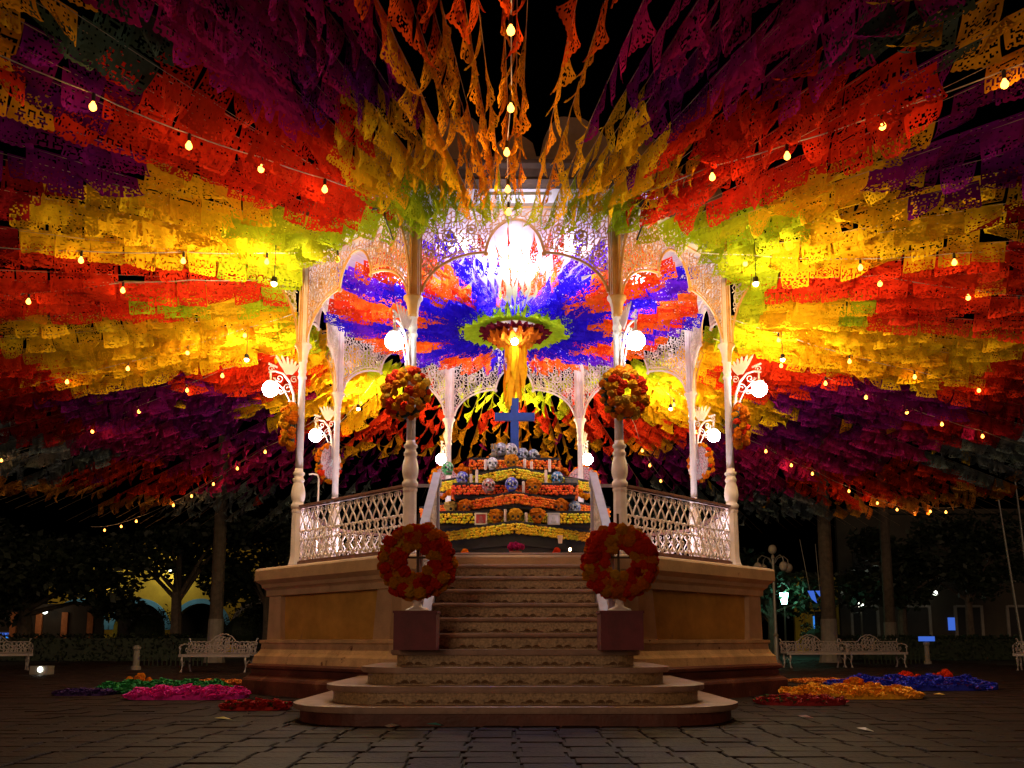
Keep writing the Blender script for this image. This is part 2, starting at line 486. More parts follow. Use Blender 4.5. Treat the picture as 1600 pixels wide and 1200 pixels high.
# ------------------------------------------------------------------ columns
ped = MB()
ped.lathe(slim(.86, [(.155, FL), (.155, FL + .05), (.135, FL + .09), (.118, FL + .16), (.112, FL + .20), (.105, 2.80), (.118, 2.83), (.118, 2.86)]), 8, rot=pi / 8)
ped_me = ped.mesh('column_pedestal', M['iron'])
bul = MB()
bul.lathe(slim(.76, [(.11, 2.86), (.13, 2.885), (.145, 2.90), (.145, 2.94), (.118, 2.965), (.112, 2.985), (.135, 3.03), (.148, 3.09), (.146, 3.15), (.128, 3.23), (.108, 3.28),
           (.105, 3.31), (.122, 3.33), (.122, 3.36), (.10, 3.38), (.096, 3.42), (.125, 3.44), (.125, 3.465), (.088, 3.49), (.082, 3.53)]), 20)
bul_me = bul.mesh('column_vase', M['iron'], True)
sh = MB()
sh.lathe([(.062, 3.50), (.056, 5.02), (.072, 5.03), (.072, 5.06), (.058, 5.08), (.058, 5.12), (.067, 5.14), (.067, 5.17), (.060, 5.19), (.064, 5.30), (.078, 5.32), (.080, 5.34), (.073, 5.36), (.085, 5.46), (.108, 5.54), (.138, 5.575), (.138, 5.605), (.11, 5.62)], 20)
sh_me = paint_amber_light(sh.mesh('column_shaft', M['iron'], True), 5.30, M['amber_light'])
upm = MB()
upm.lathe([(.088, 5.615), (.084, 6.95)], 8, rot=pi / 8)
for q in range(8):
    a = pi / 4 * q
    upm.box((.082 * cos(a), .082 * sin(a), 6.28), (.022, .020, 1.30), a)
up_me = paint_amber_light(upm.mesh('upper_pilaster', M['iron']), 0, M['amber_light'])
COLNAME = ['front right column', 'right-hand outer column', 'back right outer column', 'back right inner column', 'back left inner column', 'back left outer column', 'left-hand outer column', 'front left column']
COLS = []
for kc in range(8):
    deg = 22.5 + 45 * kc
    p = polar(RC, deg, 0)
    c = put('column', sh_me, band, p, (0, 0, radians(deg)))
    put('pedestal', ped_me, c); put('vase', bul_me, c); put('upper_pilaster', up_me, c)
    COLS.append((deg, p))

# ------------------------------------------------------------------ iron lace: arch panels, brackets
ZS, ZT = 5.62, 6.93
def arch_z(u):
    u = abs(u)
    if u <= .41:
        return 6.27 + .50 * max(0, 1 - (u / .41) ** 2) ** .55
    if u <= 1.33:
        return 5.58 + .69 * sqrt(max(0, 1 - ((u - .41) / .92) ** 2))
    return ZS - .4
def lace(b, inside, u0, u1, z0, z1, cell, w, place, seed, th=.012):
    """irregular honeycomb of flat bars; place(u, z) -> 3-D and the plane's normal is local y"""
    r = random.Random(seed)
    jit = {}
    def P(i, j):
        if (i, j) not in jit:
            jit[(i, j)] = (r.uniform(-.24, .24) * cell, r.uniform(-.24, .24) * cell)
        x = i * cell * .5 * 1.0; z = j * cell * .5
        return u0 + x + jit[(i, j)][0], z0 + z + jit[(i, j)][1]
    ni = int((u1 - u0) / (cell * .5)) + 2; nj = int((z1 - z0) / (cell * .5)) + 2
    for i in range(ni):
        for j in range(nj):
            es = []
            if (i + j) % 2 == 0: es.append((i + 1, j))
            es.append((i, j + 1)) if (i % 2 == 0 or j % 3 == 0) else es.append((i + 1, j + 1))
            for e in es:
                a = P(i, j); c = P(*e)
                if not (inside((a[0] + c[0]) / 2, (a[1] + c[1]) / 2) and inside(*a) and inside(*c)): continue
                dx, dz = c[0] - a[0], c[1] - a[1]; l = hypot(dx, dz)
                if l < 1e-4: continue
                nx, nz = -dz / l * w / 2, dx / l * w / 2
                vs = []
                for t in (-th / 2, th / 2):
                    vs += [place(a[0] + nx, a[1] + nz, t), place(c[0] + nx, c[1] + nz, t), place(c[0] - nx, c[1] - nz, t), place(a[0] - nx, a[1] - nz, t)]
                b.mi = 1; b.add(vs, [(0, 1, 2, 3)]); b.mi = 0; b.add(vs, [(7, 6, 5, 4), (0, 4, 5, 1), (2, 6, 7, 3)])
pl = lambda u, z, t: (u, -AP + t, z)
ab = MB()
hs = SIDE / 2 - .10
lace(ab, lambda u, z: abs(u) < hs and arch_z(u) + .02 < z < ZT - .02, -hs, hs, ZS, ZT, .085, .0125, pl, 3)
arch_lace_me = ab.mesh('arch_lace', [M['lace'], M['amber_light']])
fr = MB()
us = [-hs + 2 * hs * k / 140 for k in range(141)]
fr.tube([pl(u, arch_z(u), 0) for u in us if abs(u) <= 1.331], .022, 6)
fr.tube([pl(u, arch_z(u) + .07 + (.03 if abs(u) < .45 else 0), 0) for u in us if .44 < u <= 1.26], .010, 5)
fr.tube([pl(u, arch_z(u) + .07 + (.03 if abs(u) < .45 else 0), 0) for u in us if -1.26 <= u < -.44], .010, 5)
for sx in (-1, 1):
    fr.tube([pl(sx * 1.335, ZS - .02, 0), pl(sx * 1.335, ZT, 0)], .014, 5)
    fr.ball(pl(sx * .41, 6.25, 0), .035, 8, 6)
    for zc, uc, rr in ((6.52, .95, .085), (6.62, .62, .07), (6.25, 1.20, .05)):
        fr.tube([pl(sx * uc + rr * cos(q), zc + rr * sin(q), 0) for q in [2 * pi * k / 12 for k in range(13)]], .012, 5)
        fr.ball(pl(sx * uc, zc, 0), rr * .45, 8, 5, (1, .3, 1))
fr.box((0, -AP, ZT + .02), (2 * hs + .1, .07, .05))
arch_frame_me = paint_amber_light(fr.mesh('arch_frame', M['iron'], False), 0, M['amber_light'])
# radial bracket: local -Y is outward
bk = MB()
RB = 1.02
def bz(q): return ZS + (ZT - ZS - .06) * sqrt(max(0, 1 - ((RB - q) / (RB - .10)) ** 2)) if q < RB else ZT
pb = lambda u, z, t: (t, -u, z)
lace(bk, lambda u, z: .12 < u < RB and z > bz(u) + .02 and z < ZT - .02, .1, RB, ZS, ZT, .085, .0125, pb, 5)
bk_me = bk.mesh('bracket_lace', [M['lace'], M['lace']])
bf = MB()
bf.tube([pb(.10 + (RB - .10) * (k / 24) ** 1.6, bz(.10 + (RB - .10) * (k / 24) ** 1.6), 0) for k in range(25)], .02, 6)
bf.tube([pb(.09, ZT, 0), pb(RB + .04, ZT, 0)], .02, 6)
bf_me = bf.mesh('bracket_frame', M['amber_light'])  # bracket frames carry the painted-in warm light too
for kb in range(8):
    r = bay_rot(kb)
    a = put('arch_panel', arch_frame_me, band, rot=(0, 0, r))
    put('arch_lace', arch_lace_me, a)
for deg, p in COLS:
    a = put('eave_bracket', bf_me, band, p, (0, 0, radians(deg)))
    put('bracket_lace', bk_me, a)

# ------------------------------------------------------------------ roof
oct_ring([(3.46, 6.96), (3.62, 6.95), (3.62, 7.16), (3.46, 7.17)], M['fascia'], 'fascia')
oct_ring([(3.40, 7.17), (3.74, 7.172), (3.78, 7.22), (3.74, 7.27), (3.74, 7.40), (3.82, 7.44), (3.82, 7.50), (3.3, 7.52)], M['wood'], 'eave_beam')
b = MB(); k8 = 1 / cos(pi / 8)
b.lathe([(3.46 * k8, 7.02), (2.2 * k8, 7.16), (.4, 7.34), (.02, 7.36)], 8, rot=pi / 8)
put('ceiling_boards', b.mesh('ceiling_boards', M['ceil']), band)
b = MB(); b.lathe([(3.4 * k8, 7.51), (2.2 * k8, 7.95), (.9 * k8, 8.5), (.02, 8.7)], 8, rot=pi / 8)
put('roof', b.mesh('roof', M['wood']), band)
cr = MB()
def crest_z(u):
    u = abs(u)
    if u < .28: return 7.80 + .16 * cos(u / .28 * pi / 2)
    if u < .36: return 7.62
    if u < 1.0: return 7.62 + .62 * sin(min(1, (u - .36) / .34) * pi / 2) ** .6 - .10 * max(0, u - .62)
    return 7.62 + .60 - .10 * .38 - .50 * min(1, (u - 1.0) / .48) ** 1.3
N_ = 60
out = [(-1.52, 7.50)] + [(-1.52 + 3.04 * k / N_, crest_z(-1.52 + 3.04 * k / N_)) for k in range(N_ + 1)] + [(1.52, 7.50)]
cr.prism(out[::-1], 'y', -3.68, -3.58)
cr_me = cr.mesh('roof_crest', M['crest'])
for kb in range(8):
    put('roof_crest', cr_me, band, rot=(0, 0, bay_rot(kb)))

# ------------------------------------------------------------------ balustrades
bal = MB()
h0, h1 = 2.02, 2.86
def bar(fn, r=.013):
    bal.tube([fn(k / 14) for k in range(15)], r, 5, False)
for s_ in (-1, 1):
    bar(lambda t: (s_ * (.088 * cos(t * pi * 1.0) if t < .5 else .088 * cos(t * pi)), 0, h1 - .36 * t - 0) )
    bar(lambda t: (s_ * .045 * sin(t * pi), 0, 2.50 - .13 * t))
    bar(lambda t: (s_ * .092 * sin(t * pi), 0, 2.37 - .30 * t))
    bar(lambda t: (s_ * (.092 - .092 * t) , 0, 2.07 + .05 * sin(t * pi) - .04 * t))
    bal.ball((s_ * .052, 0, 2.50), .021, 7, 5); bal.ball((s_ * .062, 0, 2.36), .021, 7, 5)
    bal.tube([(s_ * .055 + .030 * cos(q), 0, h1 - .045 + .030 * sin(q)) for q in [2 * pi * k / 10 for k in range(11)]], .008, 4, False)
    bal.tube([(s_ * .05 + .022 * cos(q), 0, 2.22 + .028 * sin(q)) for q in [2 * pi * k / 8 for k in range(9)]], .007, 4, False)
bal.ball((0, 0, 2.505), .024, 7, 5); bal.ball((0, 0, 2.365), .024, 7, 5); bal.ball((0, 0, 2.07), .022, 7, 5)
bal_me = bal.mesh('baluster', M['iron'], True)
rl = MB()
rl.box((0, -AP, 2.905), (SIDE - .22, .10, .035)); rl.box((0, -AP, 2.88), (SIDE - .22, .05, .02))
rail_me = rl.mesh('balustrade', M['rail'])
rb = MB(); rb.box((0, -AP, 1.985), (SIDE - .22, .09, .075)); rb.box((0, -AP, 2.03), (SIDE - .24, .05, .018))
foot_me = rb.mesh('foot_rail', M['rail'])
for kb in range(1, 8):
    rz = bay_rot(kb)
    r_ = put('balustrade', rail_me, band, rot=(0, 0, rz))
    put('foot_rail', foot_me, r_)
    nb = 14; span = SIDE - .36
    for q in range(nb):
        put('baluster', bal_me, r_, (-span / 2 + span * q / (nb - 1), -AP, 0))
# stair railings: short level rail to a newel, then down the flight to the pedestal box
for sx in (-1, 1):
    sr = put('stair_railing', None, band)
    xr = sx * 1.03
    hr_ = MB()
    hr_.box((sx * 1.20, -3.44, 2.905), (.36, .07, .035))
    y0, z0, y1, z1 = -3.95, 2.95, -5.95, 1.82
    hr_.add([(xr - .05, y0, z0), (xr + .05, y0, z0), (xr + .05, y1, z1), (xr - .05, y1, z1), (xr - .05, y0, z0 + .045), (xr + .05, y0, z0 + .045), (xr + .05, y1, z1 + .045), (xr - .05, y1, z1 + .045)],
            [(3, 2, 1, 0), (4, 5, 6, 7), (0, 1, 5, 4), (1, 2, 6, 5), (2, 3, 7, 6), (3, 0, 4, 7)])
    put('handrail', hr_.mesh('handrail', M['slab']), sr)
    nw = MB(); nw.lathe([(.065, 0), (.065, .06), (.045, .1), (.04, .85), (.06, .9), (.06, .98)], 10, (xr, -3.96, FL)); put('newel', nw.mesh('newel', M['slab']), sr)
    nw = MB(); nw.lathe([(.05, 0), (.04, .1), (.04, .9), (.055, .95)], 10, (xr, -5.93, .90))
    put('newel', nw.mesh('newel', M['slab']), sr)
    ln = MB()
    def ins(u, z):
        t = (u - y0) / (y1 - y0)
        return .02 < t < .98 and z0 + (z1 - z0) * t - .86 < z < z0 + (z1 - z0) * t - .02
    lace(ln, ins, y1, y0, .85, 2.97, .10, .020, lambda u, z, t: (xr + t, u, z), 9)
    put('rail_lace', ln.mesh('rail_lace', [M['iron'], M['iron']]), sr)

t = thing('bent_pipe', 'thin bent white pipe rising behind the left balustrade', 'pipe', (-3.22, -1.15, FL))
b = MB(); b.tube([(0, 0, 0), (0, 0, 1.50), (-.02, 0, 1.56), (-.10, 0, 1.58), (-.16, 0, 1.57)], .014, 6); put('tube', b.mesh('tube', M['iron']), t)
# ------------------------------------------------------------------ globe lamps on winged scroll arms
lp = MB()
# local -Y outward from the column face, z absolute around lamp height
def sp(c, r0, r1, turns, n=22, ph=0.0, s=1):
    return [(0, c[0] + (r0 + (r1 - r0) * k / n) * cos(ph + s * 2 * pi * turns * k / n), c[1] + (r0 + (r1 - r0) * k / n) * sin(ph + s * 2 * pi * turns * k / n)) for k in range(n + 1)]
arm = [(0, -.09, -.62), (0, -.10, -.40), (0, -.13, -.18), (0, -.20, .02), (0, -.31, .14), (0, -.43, .17), (0, -.53, .14)]
lp.tube(arm, [.022, .022, .021, .02, .018, .017, .016], 7)
lp.tube([(0, -.08, -.66), (0, -.11, -.50), (0, -.19, -.30), (0, -.28, -.12), (0, -.40, -.02), (0, -.46, .06)], .011, 5)
for c, r0, r1, tn, ph, s_ in (((-.22, -.10), .085, .02, 1.4, .4, 1), ((-.16, -.36), .065, .015, 1.4, 2.4, -1), ((-.36, .06), .07, .015, 1.3, 3.0, 1), ((-.50, .20), .05, .012, 1.2, 0, 1), ((-.13, .06), .06, .015, 1.3, 1.0, 1), ((-.33, -.16), .05, .012, 1.2, 1.0, -1)):
    lp.tube(sp(c, r0, r1, tn, 18, ph, s_), .009, 5)
for k in range(5):
    a = -.2 + k * .35
    lp.ball((0, -.43 - .03 * k + .02, .24 + .01 * k), .022, 6, 4)
lp.tube([(0, -.50, .13), (0, -.50, .03), (0, -.50, 0)], [.016, .02, .03], 10)
lp.lathe([(.03, .012), (.06, .0), (.078, -.03), (.072, -.03), (.02, -.005)], 16, (0, -.50, 0))
lamp_me = lp.mesh('lamp_arm', M['iron'], True)
wg = MB()
for k in range(6):
    a = radians(58 + k * 13); l = .36 - .028 * k
    base = Vector((0, -.24 + .012 * k, .14))
    dirv = Vector((0, -cos(a) * 1.0, sin(a))) if True else None
    n_ = Vector((0, sin(a), cos(a)))
    tip = base + dirv * l
    w_ = .030
    for t0 in (-.008, .008):
        pass
    o_ = [base + n_ * w_ * .6, base + dirv * l * .5 + n_ * w_, base + dirv * l * .9 + n_ * w_ * .6, tip, base + dirv * l * .9 - n_ * w_ * .5, base + dirv * l * .5 - n_ * w_ * .7, base - n_ * w_ * .5]
    x0 = .006 * k - .02
    wg.add([(x0 - .006, q.y, q.z) for q in o_] + [(x0 + .006, q.y, q.z) for q in o_],
           [tuple(range(7)), tuple(reversed(range(7, 14)))] + [(i, (i + 1) % 7, 7 + (i + 1) % 7, 7 + i) for i in range(7)])
wing_me = wg.mesh('wing', M['iron'])
gb = MB(); gb.ball((0, 0, 0), .125, 16, 10)
globe_me = gb.mesh('globe', M['globe'], True)
for (deg, p), nm in zip(COLS, COLNAME):
    l = thing('globe_lamp', 'lit white globe lamp on a winged scroll arm fixed to the %s' % nm, 'wall lamp', (p.x, p.y, 4.94), radians(deg), 'globe lamps on the bandstand columns')
    put('lamp_arm', lamp_me, l); put('wing', wing_me, l); put('globe', globe_me, l, (0, -.50, -.14))

# ------------------------------------------------------------------ uplights on the deck, floods on the brackets
ul = MB(); ul.lathe([(.10, 0), (.12, .02), (.12, .13), (.10, .15)], 12)
ul_me = ul.mesh('housing', M['socket'])
le = MB(); le.lathe([(.085, .151), (.085, .156)], 12)
le_me = le.mesh('lens', M['lens'])
for deg, nm in ((67.5, 'right-hand outer column'), (112.5, 'back right outer column'), (157.5, 'back right inner column'), (202.5, 'back left inner column'), (247.5, 'back left outer column'), (292.5, 'left-hand outer column')):
    p = polar(RC - .50, deg, FL)
    t = thing('uplight', 'round floor uplight on the deck behind the balustrade by the %s' % nm, 'uplight', p, radians(deg), 'floor uplights on the deck')
    put('housing', ul_me, t); put('lens', le_me, t)
    ld = bpy.data.lights.new('uplight_lamp', 'SPOT'); ld.energy = UPLIGHT_W; ld.color = (.90, .82, 1.0); ld.spot_size = radians(150); ld.spot_blend = .6; ld.shadow_soft_size = .08
    lo = bpy.data.objects.new('uplight_lamp', ld); C.objects.link(lo); lo.parent = t
    lo.location = (0, 0, .22); lo.rotation_euler = (radians(180 - 14), 0, 0)

cl = MB(); cl.lathe([(.16, 0), (.17, -.02), (.17, -.05), (.15, -.06)], 16); cl_me = cl.mesh('housing', M['white'])
CEIL_AT = [(2.3, 45 * kb + 22.5, COLNAME[kb], 1.0) for kb in range(8)] + [(1.5, 0, 'rosette, added to whiten the ceiling', 4.6)]  # last entry is an extra lamp, added to whiten the ceiling behind the front arch
cd_ = MB(); cd_.lathe([(.145, -.061), (.145, -.066)], 16); cd_me = cd_.mesh('diffuser', M['lens'])
for cr_, cdg, cnm, cpw in CEIL_AT:
    p = polar(cr_, cdg, 7.12 + (2.3 - cr_) * .12)
    t = thing('ceiling_lamp', 'round white ceiling lamp above the blue strings by the %s' % cnm, 'ceiling lamp', p, radians(cdg), 'round lamps on the bandstand ceiling')
    put('housing', cl_me, t); put('diffuser', cd_me, t)
    ld = bpy.data.lights.new('ceiling_lamp', 'POINT'); ld.energy = CEIL_W * cpw; ld.color = (.90, .86, 1.0); ld.shadow_soft_size = .10
    lo = bpy.data.objects.new('ceiling_lamp_light', ld); C.objects.link(lo); lo.parent = t; lo.location = (0, 0, -.20 if cpw < 2 else -.34)
fb_ = MB(); fb_.lathe([(.015, .13), (.035, .12), (.042, .05), (.052, .035)], 12); fb_.tube([(0, 0, .12), (.01, 0, .5), (0, 0, .88)], .006, 5); fb_me = fb_.mesh('housing', M['socket'])
fl_ = MB(); fl_.ball((0, 0, .025), .04, 10, 8); fl_me = fl_.mesh('lens', emit('warm_flood_glass', (1, .66, .25), 40))
for kb in range(1, 8):
    p = polar(4.85, 45 * kb, 5.80)
    t = thing('eave_flood', 'warm flood lamp hung under the eave of the %s bay' % BAY_NAME[kb], 'flood lamp', p, radians(45 * kb), 'warm flood lamps under the eaves')
    put('housing', fb_me, t); put('lens', fl_me, t)
    ld = bpy.data.lights.new('eave_flood_lamp', 'POINT'); ld.energy = EAVE_W * (1.0 if kb in (1, 2, 6, 7) else 1.6); ld.color = (1, .68, .28); ld.shadow_soft_size = .06
    lo = bpy.data.objects.new('eave_flood_lamp', ld); C.objects.link(lo); lo.parent = t; lo.location = (0, -.02, -.12)
wf = MB(); wf.box((0, 0, 0), (.30, .12, .20)); wf.tube([(0, .06, 0), (0, .20, -.10), (0, .5, -.12)], .014, 5); wf_me = wf.mesh('housing', M['socket'])
wl_ = MB(); wl_.box((0, -.065, 0), (.27, .01, .17)); wl_me = wl_.mesh('lens', emit('white_flood_glass', (.70, .58, 1), 2.2))
for deg, nm in ((337.5, 'left front column'), (22.5, 'right front column')):
    t = thing('white_flood', 'white flood lamp shining through red flags above the %s' % nm, 'flood lamp', polar(4.65, deg, 6.62), 0, 'white flood lamps above the front columns', (radians(-40), 0, radians(deg)))
    put('housing', wf_me, t); put('lens', wl_me, t)
    ld = bpy.data.lights.new('white_flood_lamp', 'SPOT'); ld.energy = WHITE_W; ld.color = (.8, .74, 1); ld.spot_size = radians(140); ld.spot_blend = .5; ld.shadow_soft_size = .08
    lo = bpy.data.objects.new('white_flood_lamp', ld); C.objects.link(lo); lo.parent = t; lo.location = (0, -.09, 0); lo.rotation_euler = (pi / 2, 0, 0)
t = thing('fascia_lamp', 'white strip lamp lighting the fascia over the front arch', 'strip lamp', polar(4.05, 0, 6.86))
b = MB(); b.box((0, 0, 0), (1.0, .05, .022)); put('housing', b.mesh('housing', M['fascia']), t)
b = MB(); b.box((0, .029, .0), (.95, .008, .016)); put('tube', b.mesh('tube', emit('strip_tube', (.85, .78, 1), 4)), t)
ld = bpy.data.lights.new('fascia_strip', 'AREA'); ld.shape = 'RECTANGLE'; ld.size = 1.0; ld.size_y = .04; ld.energy = WHITE_W * .2; ld.color = (.82, .76, 1)
lo = bpy.data.objects.new('fascia_strip', ld); C.objects.link(lo); lo.parent = t; lo.location = (0, .05, .02); lo.rotation_euler = (radians(98), 0, 0)

# ------------------------------------------------------------------ cut-paper flags
def flag_mesh(seed, w=.42, h=.34, swing=0.0, curl=0.0, twist=0.0, holes=True, nx=22, nz=18):
    r = random.Random(seed)
    pat = set()
    for j in range(1, nz - 1):
        for i in range(1, nx // 2):
            pr = .34 if j > nz * .55 else .16
            if j in (nz - 2,): pr = .5 if i % 2 else 0
            if r.random() < pr: pat.add((i, j)); pat.add((nx - 1 - i, j))
    ph = r.uniform(0, 6.28); am = r.uniform(.006, .02); nsc = r.choice((5, 6, 7))
    vs = []
    for j in range(nz + 1):
        t = j / nz
        for i in range(nx + 1):
            u = i / nx
            x = (u - .5) * w
            d = t * h
            if j >= nz - 1:
                d = (t * h) - (0 if j < nz else 0) + (-.022 * (1 - abs(sin(u * pi * nsc))) if j == nz else 0)
            a = swing + curl * t + twist * (u - .5) * 2 * t
            # arc length along a bending sheet
            y = d * sin(a * .7 + a * .3 * t) + am * sin(u * 9 + ph + t * 2) * t
            z = -d * cos(a * .7 + a * .3 * t)
            x += twist * .04 * t * sin(ph)
            vs.append((x, y, z))
    fs = []
    for j in range(nz):
        for i in range(nx):
            if holes and (i, j) in pat: continue
            a = j * (nx + 1) + i
            fs.append((a, a + 1, a + nx + 2, a + nx + 1))
    b = MB(); b.add(vs, fs)
    return b.mesh('paper_flag', M['paper'], True)
FV = {}
for lvl, sw in enumerate((-.75, -.4, -.1, .15, .4, .65, .95)):
    FV[lvl] = [flag_mesh(100 + lvl * 10 + q, swing=sw, curl=U(-.35, .55), twist=U(-.45, .45)) for q in range(7)]
FNAR = [flag_mesh(400 + q, swing=(-.22, -.15, -.08, 0, .08, .15, .22)[q % 7], curl=U(-.12, .22), twist=U(-.38, .38)) for q in range(21)]
PAL = dict(L=(.46, .55, .015), Y=(.93, .52, .012), A=(.92, .40, .015), R=(.80, .045, .012), O=(.85, .12, .012), M=(.52, .018, .20), P=(.20, .008, .18),
           G=(.22, .26, .29), D=(.38, .015, .02), N=(.85, .34, .05), B=(.035, .012, .80), V=(.16, .02, .78), T=(.90, .15, .015), K=(.10, .15, .10))
def tint(c, k=.16, r=RND):
    f = 1 + r.uniform(-k, k)
    return tuple(max(.004, min(.95, v * f * (1 + r.uniform(-.08, .08)))) for v in PAL[c])
SECT = [
    (8, [(4.9, 'L'), (8.2, 'A'), (9.3, 'O'), (14, 'R')]),
    (15, [(4.8, 'L'), (6.9, 'Y'), (7.9, 'P'), (14, 'M')]),
    (20, [(4.9, 'L'), (6.3, 'Y'), (7.4, 'R'), (14, 'M')]),
    (28, [(4.5, 'L'), (8.4, 'R'), (9.2, 'K'), (14, 'A')]),
    (36, [(4.7, 'L'), (8.2, 'R'), (9.0, 'P'), (14, 'A')]),
    (45, [(5.6, 'L'), (7.4, 'Y'), (14, 'P')]),
    (62, [(4.7, 'L'), (7.9, 'Y'), (9.2, 'D'), (14, 'A')]),
    (72, [(4.3, 'L'), (8.4, 'R'), (14, 'D')]),
    (83, [(4.6, 'L'), (5.7, 'Y'), (6.3, 'L'), (9.4, 'R'), (14, 'D')]),
    (106, [(4.5, 'L'), (9.3, 'Y'), (10.3, 'R'), (16, 'D')]),
    (118, [(4.8, 'Y'), (7.3, 'R'), (11, 'P'), (13, 'D'), (16.8, 'G'), (30, 'N')]),
    (127, [(5, 'Y'), (7.0, 'R'), (10.5, 'P'), (13, 'M'), (17, 'G'), (30, 'N')]),
    (140, [(4.6, 'L'), (8.3, 'Y'), (10.5, 'P'), (13.5, 'M'), (17, 'R'), (30, 'N')]),
    (150, [(5, 'L'), (7.6, 'Y'), (9, 'R'), (10.5, 'P'), (15, 'M'), (30, 'G')]),
    (166, [(4.5, 'L'), (8.6, 'R'), (9.8, 'A'), (13, 'P'), (30, 'G')]),
    (181, [(6.0, 'L'), (6.6, 'R'), (9.6, 'A'), (13, 'M'), (30, 'P')]),
]
SECNAME = ['straight over the steps', 'just {s} of the overhead bulb cable', 'high to the {s} of the steps', 'over the front {s} column', 'from the front {s} eave to the top corner',
           'above the {s} eave', 'level with the {s} arch top', 'close above the {s} outer bracket', 'through the {s} outer bracket', 'behind the {s} outer column cap',
           'over the {s} globe lamp', 'below the {s} globe lamp', 'behind the {s} outer column', 'seen through the {s} rear arch', 'seen through the arch {s} of the altar', 'hanging behind the blue cross']
CNAME = dict(L='lime', Y='yellow', A='amber', R='red', O='orange red', M='magenta', P='purple', G='grey', D='dark red', N='orange', K='dark green')
def sector(a):
    for i, (lim, bands) in enumerate(SECT):
        if a < lim: return i, bands
ORD = 'first second third fourth fifth sixth seventh eighth ninth tenth eleventh twelfth thirteenth fourteenth fifteenth sixteenth seventeenth eighteenth nineteenth twentieth twenty-first twenty-second twenty-third'.split()
NS = 170
def r_out(a):
    if a < 50: return 10.6
    if a < 75: return 11.2
    if a < 100: return 12.6
    if a < 120: return 16.0
    if a < 166: return 18.6
    return 13.2
flag_name = 'paper_flag'
n_flags = 0
STEPS = []
for k in range(NS):
    q = (k + .5) * 360 / NS; aq = min(q, 360 - q)
    STEPS.append(q)
    if 9 < aq < 24 or (aq <= 9 and q > 180) or 96 < aq < 154: STEPS.append(q + 180 / NS)
for q0 in STEPS:
    phi = q0 + U(-.35, .35)            # 0 = towards the camera, clockwise to the right
    a = phi if phi <= 180 else 360 - phi
    side = 'right' if phi < 180 else 'left'
    aj = max(.1, min(179.9, a + U(-.9, .9) + (0 if side == 'left' else 1.2 * sin(a * .21))))
    si, bands = sector(aj)
    cols = []
    for _, c in bands[:3]:
        if CNAME[c] not in cols: cols.append(CNAME[c])
    lab = 'papel picado string %s, %s' % (SECNAME[si].format(s=side), ', '.join(cols[:3]))
    if a < 22:
        lab = 'papel picado string, %s to the %s of the overhead bulb cable, %s flags' % (ORD[min(22, sum(1 for q in STEPS if (q < 180) == (q0 < 180) and min(q, 360 - q) < min(q0, 360 - q0) - .01))], side, ' and '.join(cols[:2]))
    r0 = 3.88 + U(0, .25)
    z0 = 6.78 + U(-.13, .10)
    slope = .10 + U(-.008, .008)
    st = thing('papel_picado_string', lab, 'paper bunting', polar(r0, phi, z0), radians(phi), 'papel picado strings radiating from the bandstand eaves')
    re = r_out(a)
    # local -Y outward
    cb = MB(); cb.tube([(0, 0, 0), (0, -(re - r0 + 2.5) * .5, -slope * (re - r0 + 2.5) * .5 - .03), (0, -(re - r0 + 2.5), -slope * (re - r0 + 2.5))], .0035, 4, False)
    put('cord', cb.mesh('cord', M['cord']), st)
    r = r0 + .2
    bj = [lim + U(-.45, .45) for lim, _ in bands]
    gap = .435
    while r < re:
        ci = 0
        while ci < len(bj) - 1 and r > bj[ci]: ci += 1
        c = bands[ci][1]
        if RND.random() < .014: c = RND.choice('YARMP' if r > 5.5 else 'LY')
        flip = RND.random() < .5
        sw = -.36 * cos(radians(phi)) + .10 * sin(phi * .09 + r * .7) + RND.gauss(0, .18 if a > 25 else .12)
        if flip: sw = -sw
        lvl = min(range(7), key=lambda q: abs((-.75, -.4, -.1, .15, .4, .65, .95)[q] - sw))
        if RND.random() > (.05 if r > 5 else .0):
            sc = U(.92, 1.05)
            fm = FV[lvl][RND.randrange(7)]
            if a < 20:
                want = (.10 if flip else -.10) + RND.gauss(0, .07)
                fm = FNAR[min(range(7), key=lambda q: abs((-.22, -.15, -.08, 0, .08, .15, .22)[q] - want)) + 7 * RND.randrange(3)]
            put(flag_name, fm, st, (0, -(r - r0), -slope * (r - r0) - .004), (U(-.05, .05), slope * (-1.0 if flip else 1.0) + U(-.05, .05), -pi / 2 + (pi if flip else 0) + U(-.05, .05)), (sc, sc, U(.85, 1.15)), tint(c))
            n_flags += 1
        r += gap * U(.95, 1.06)

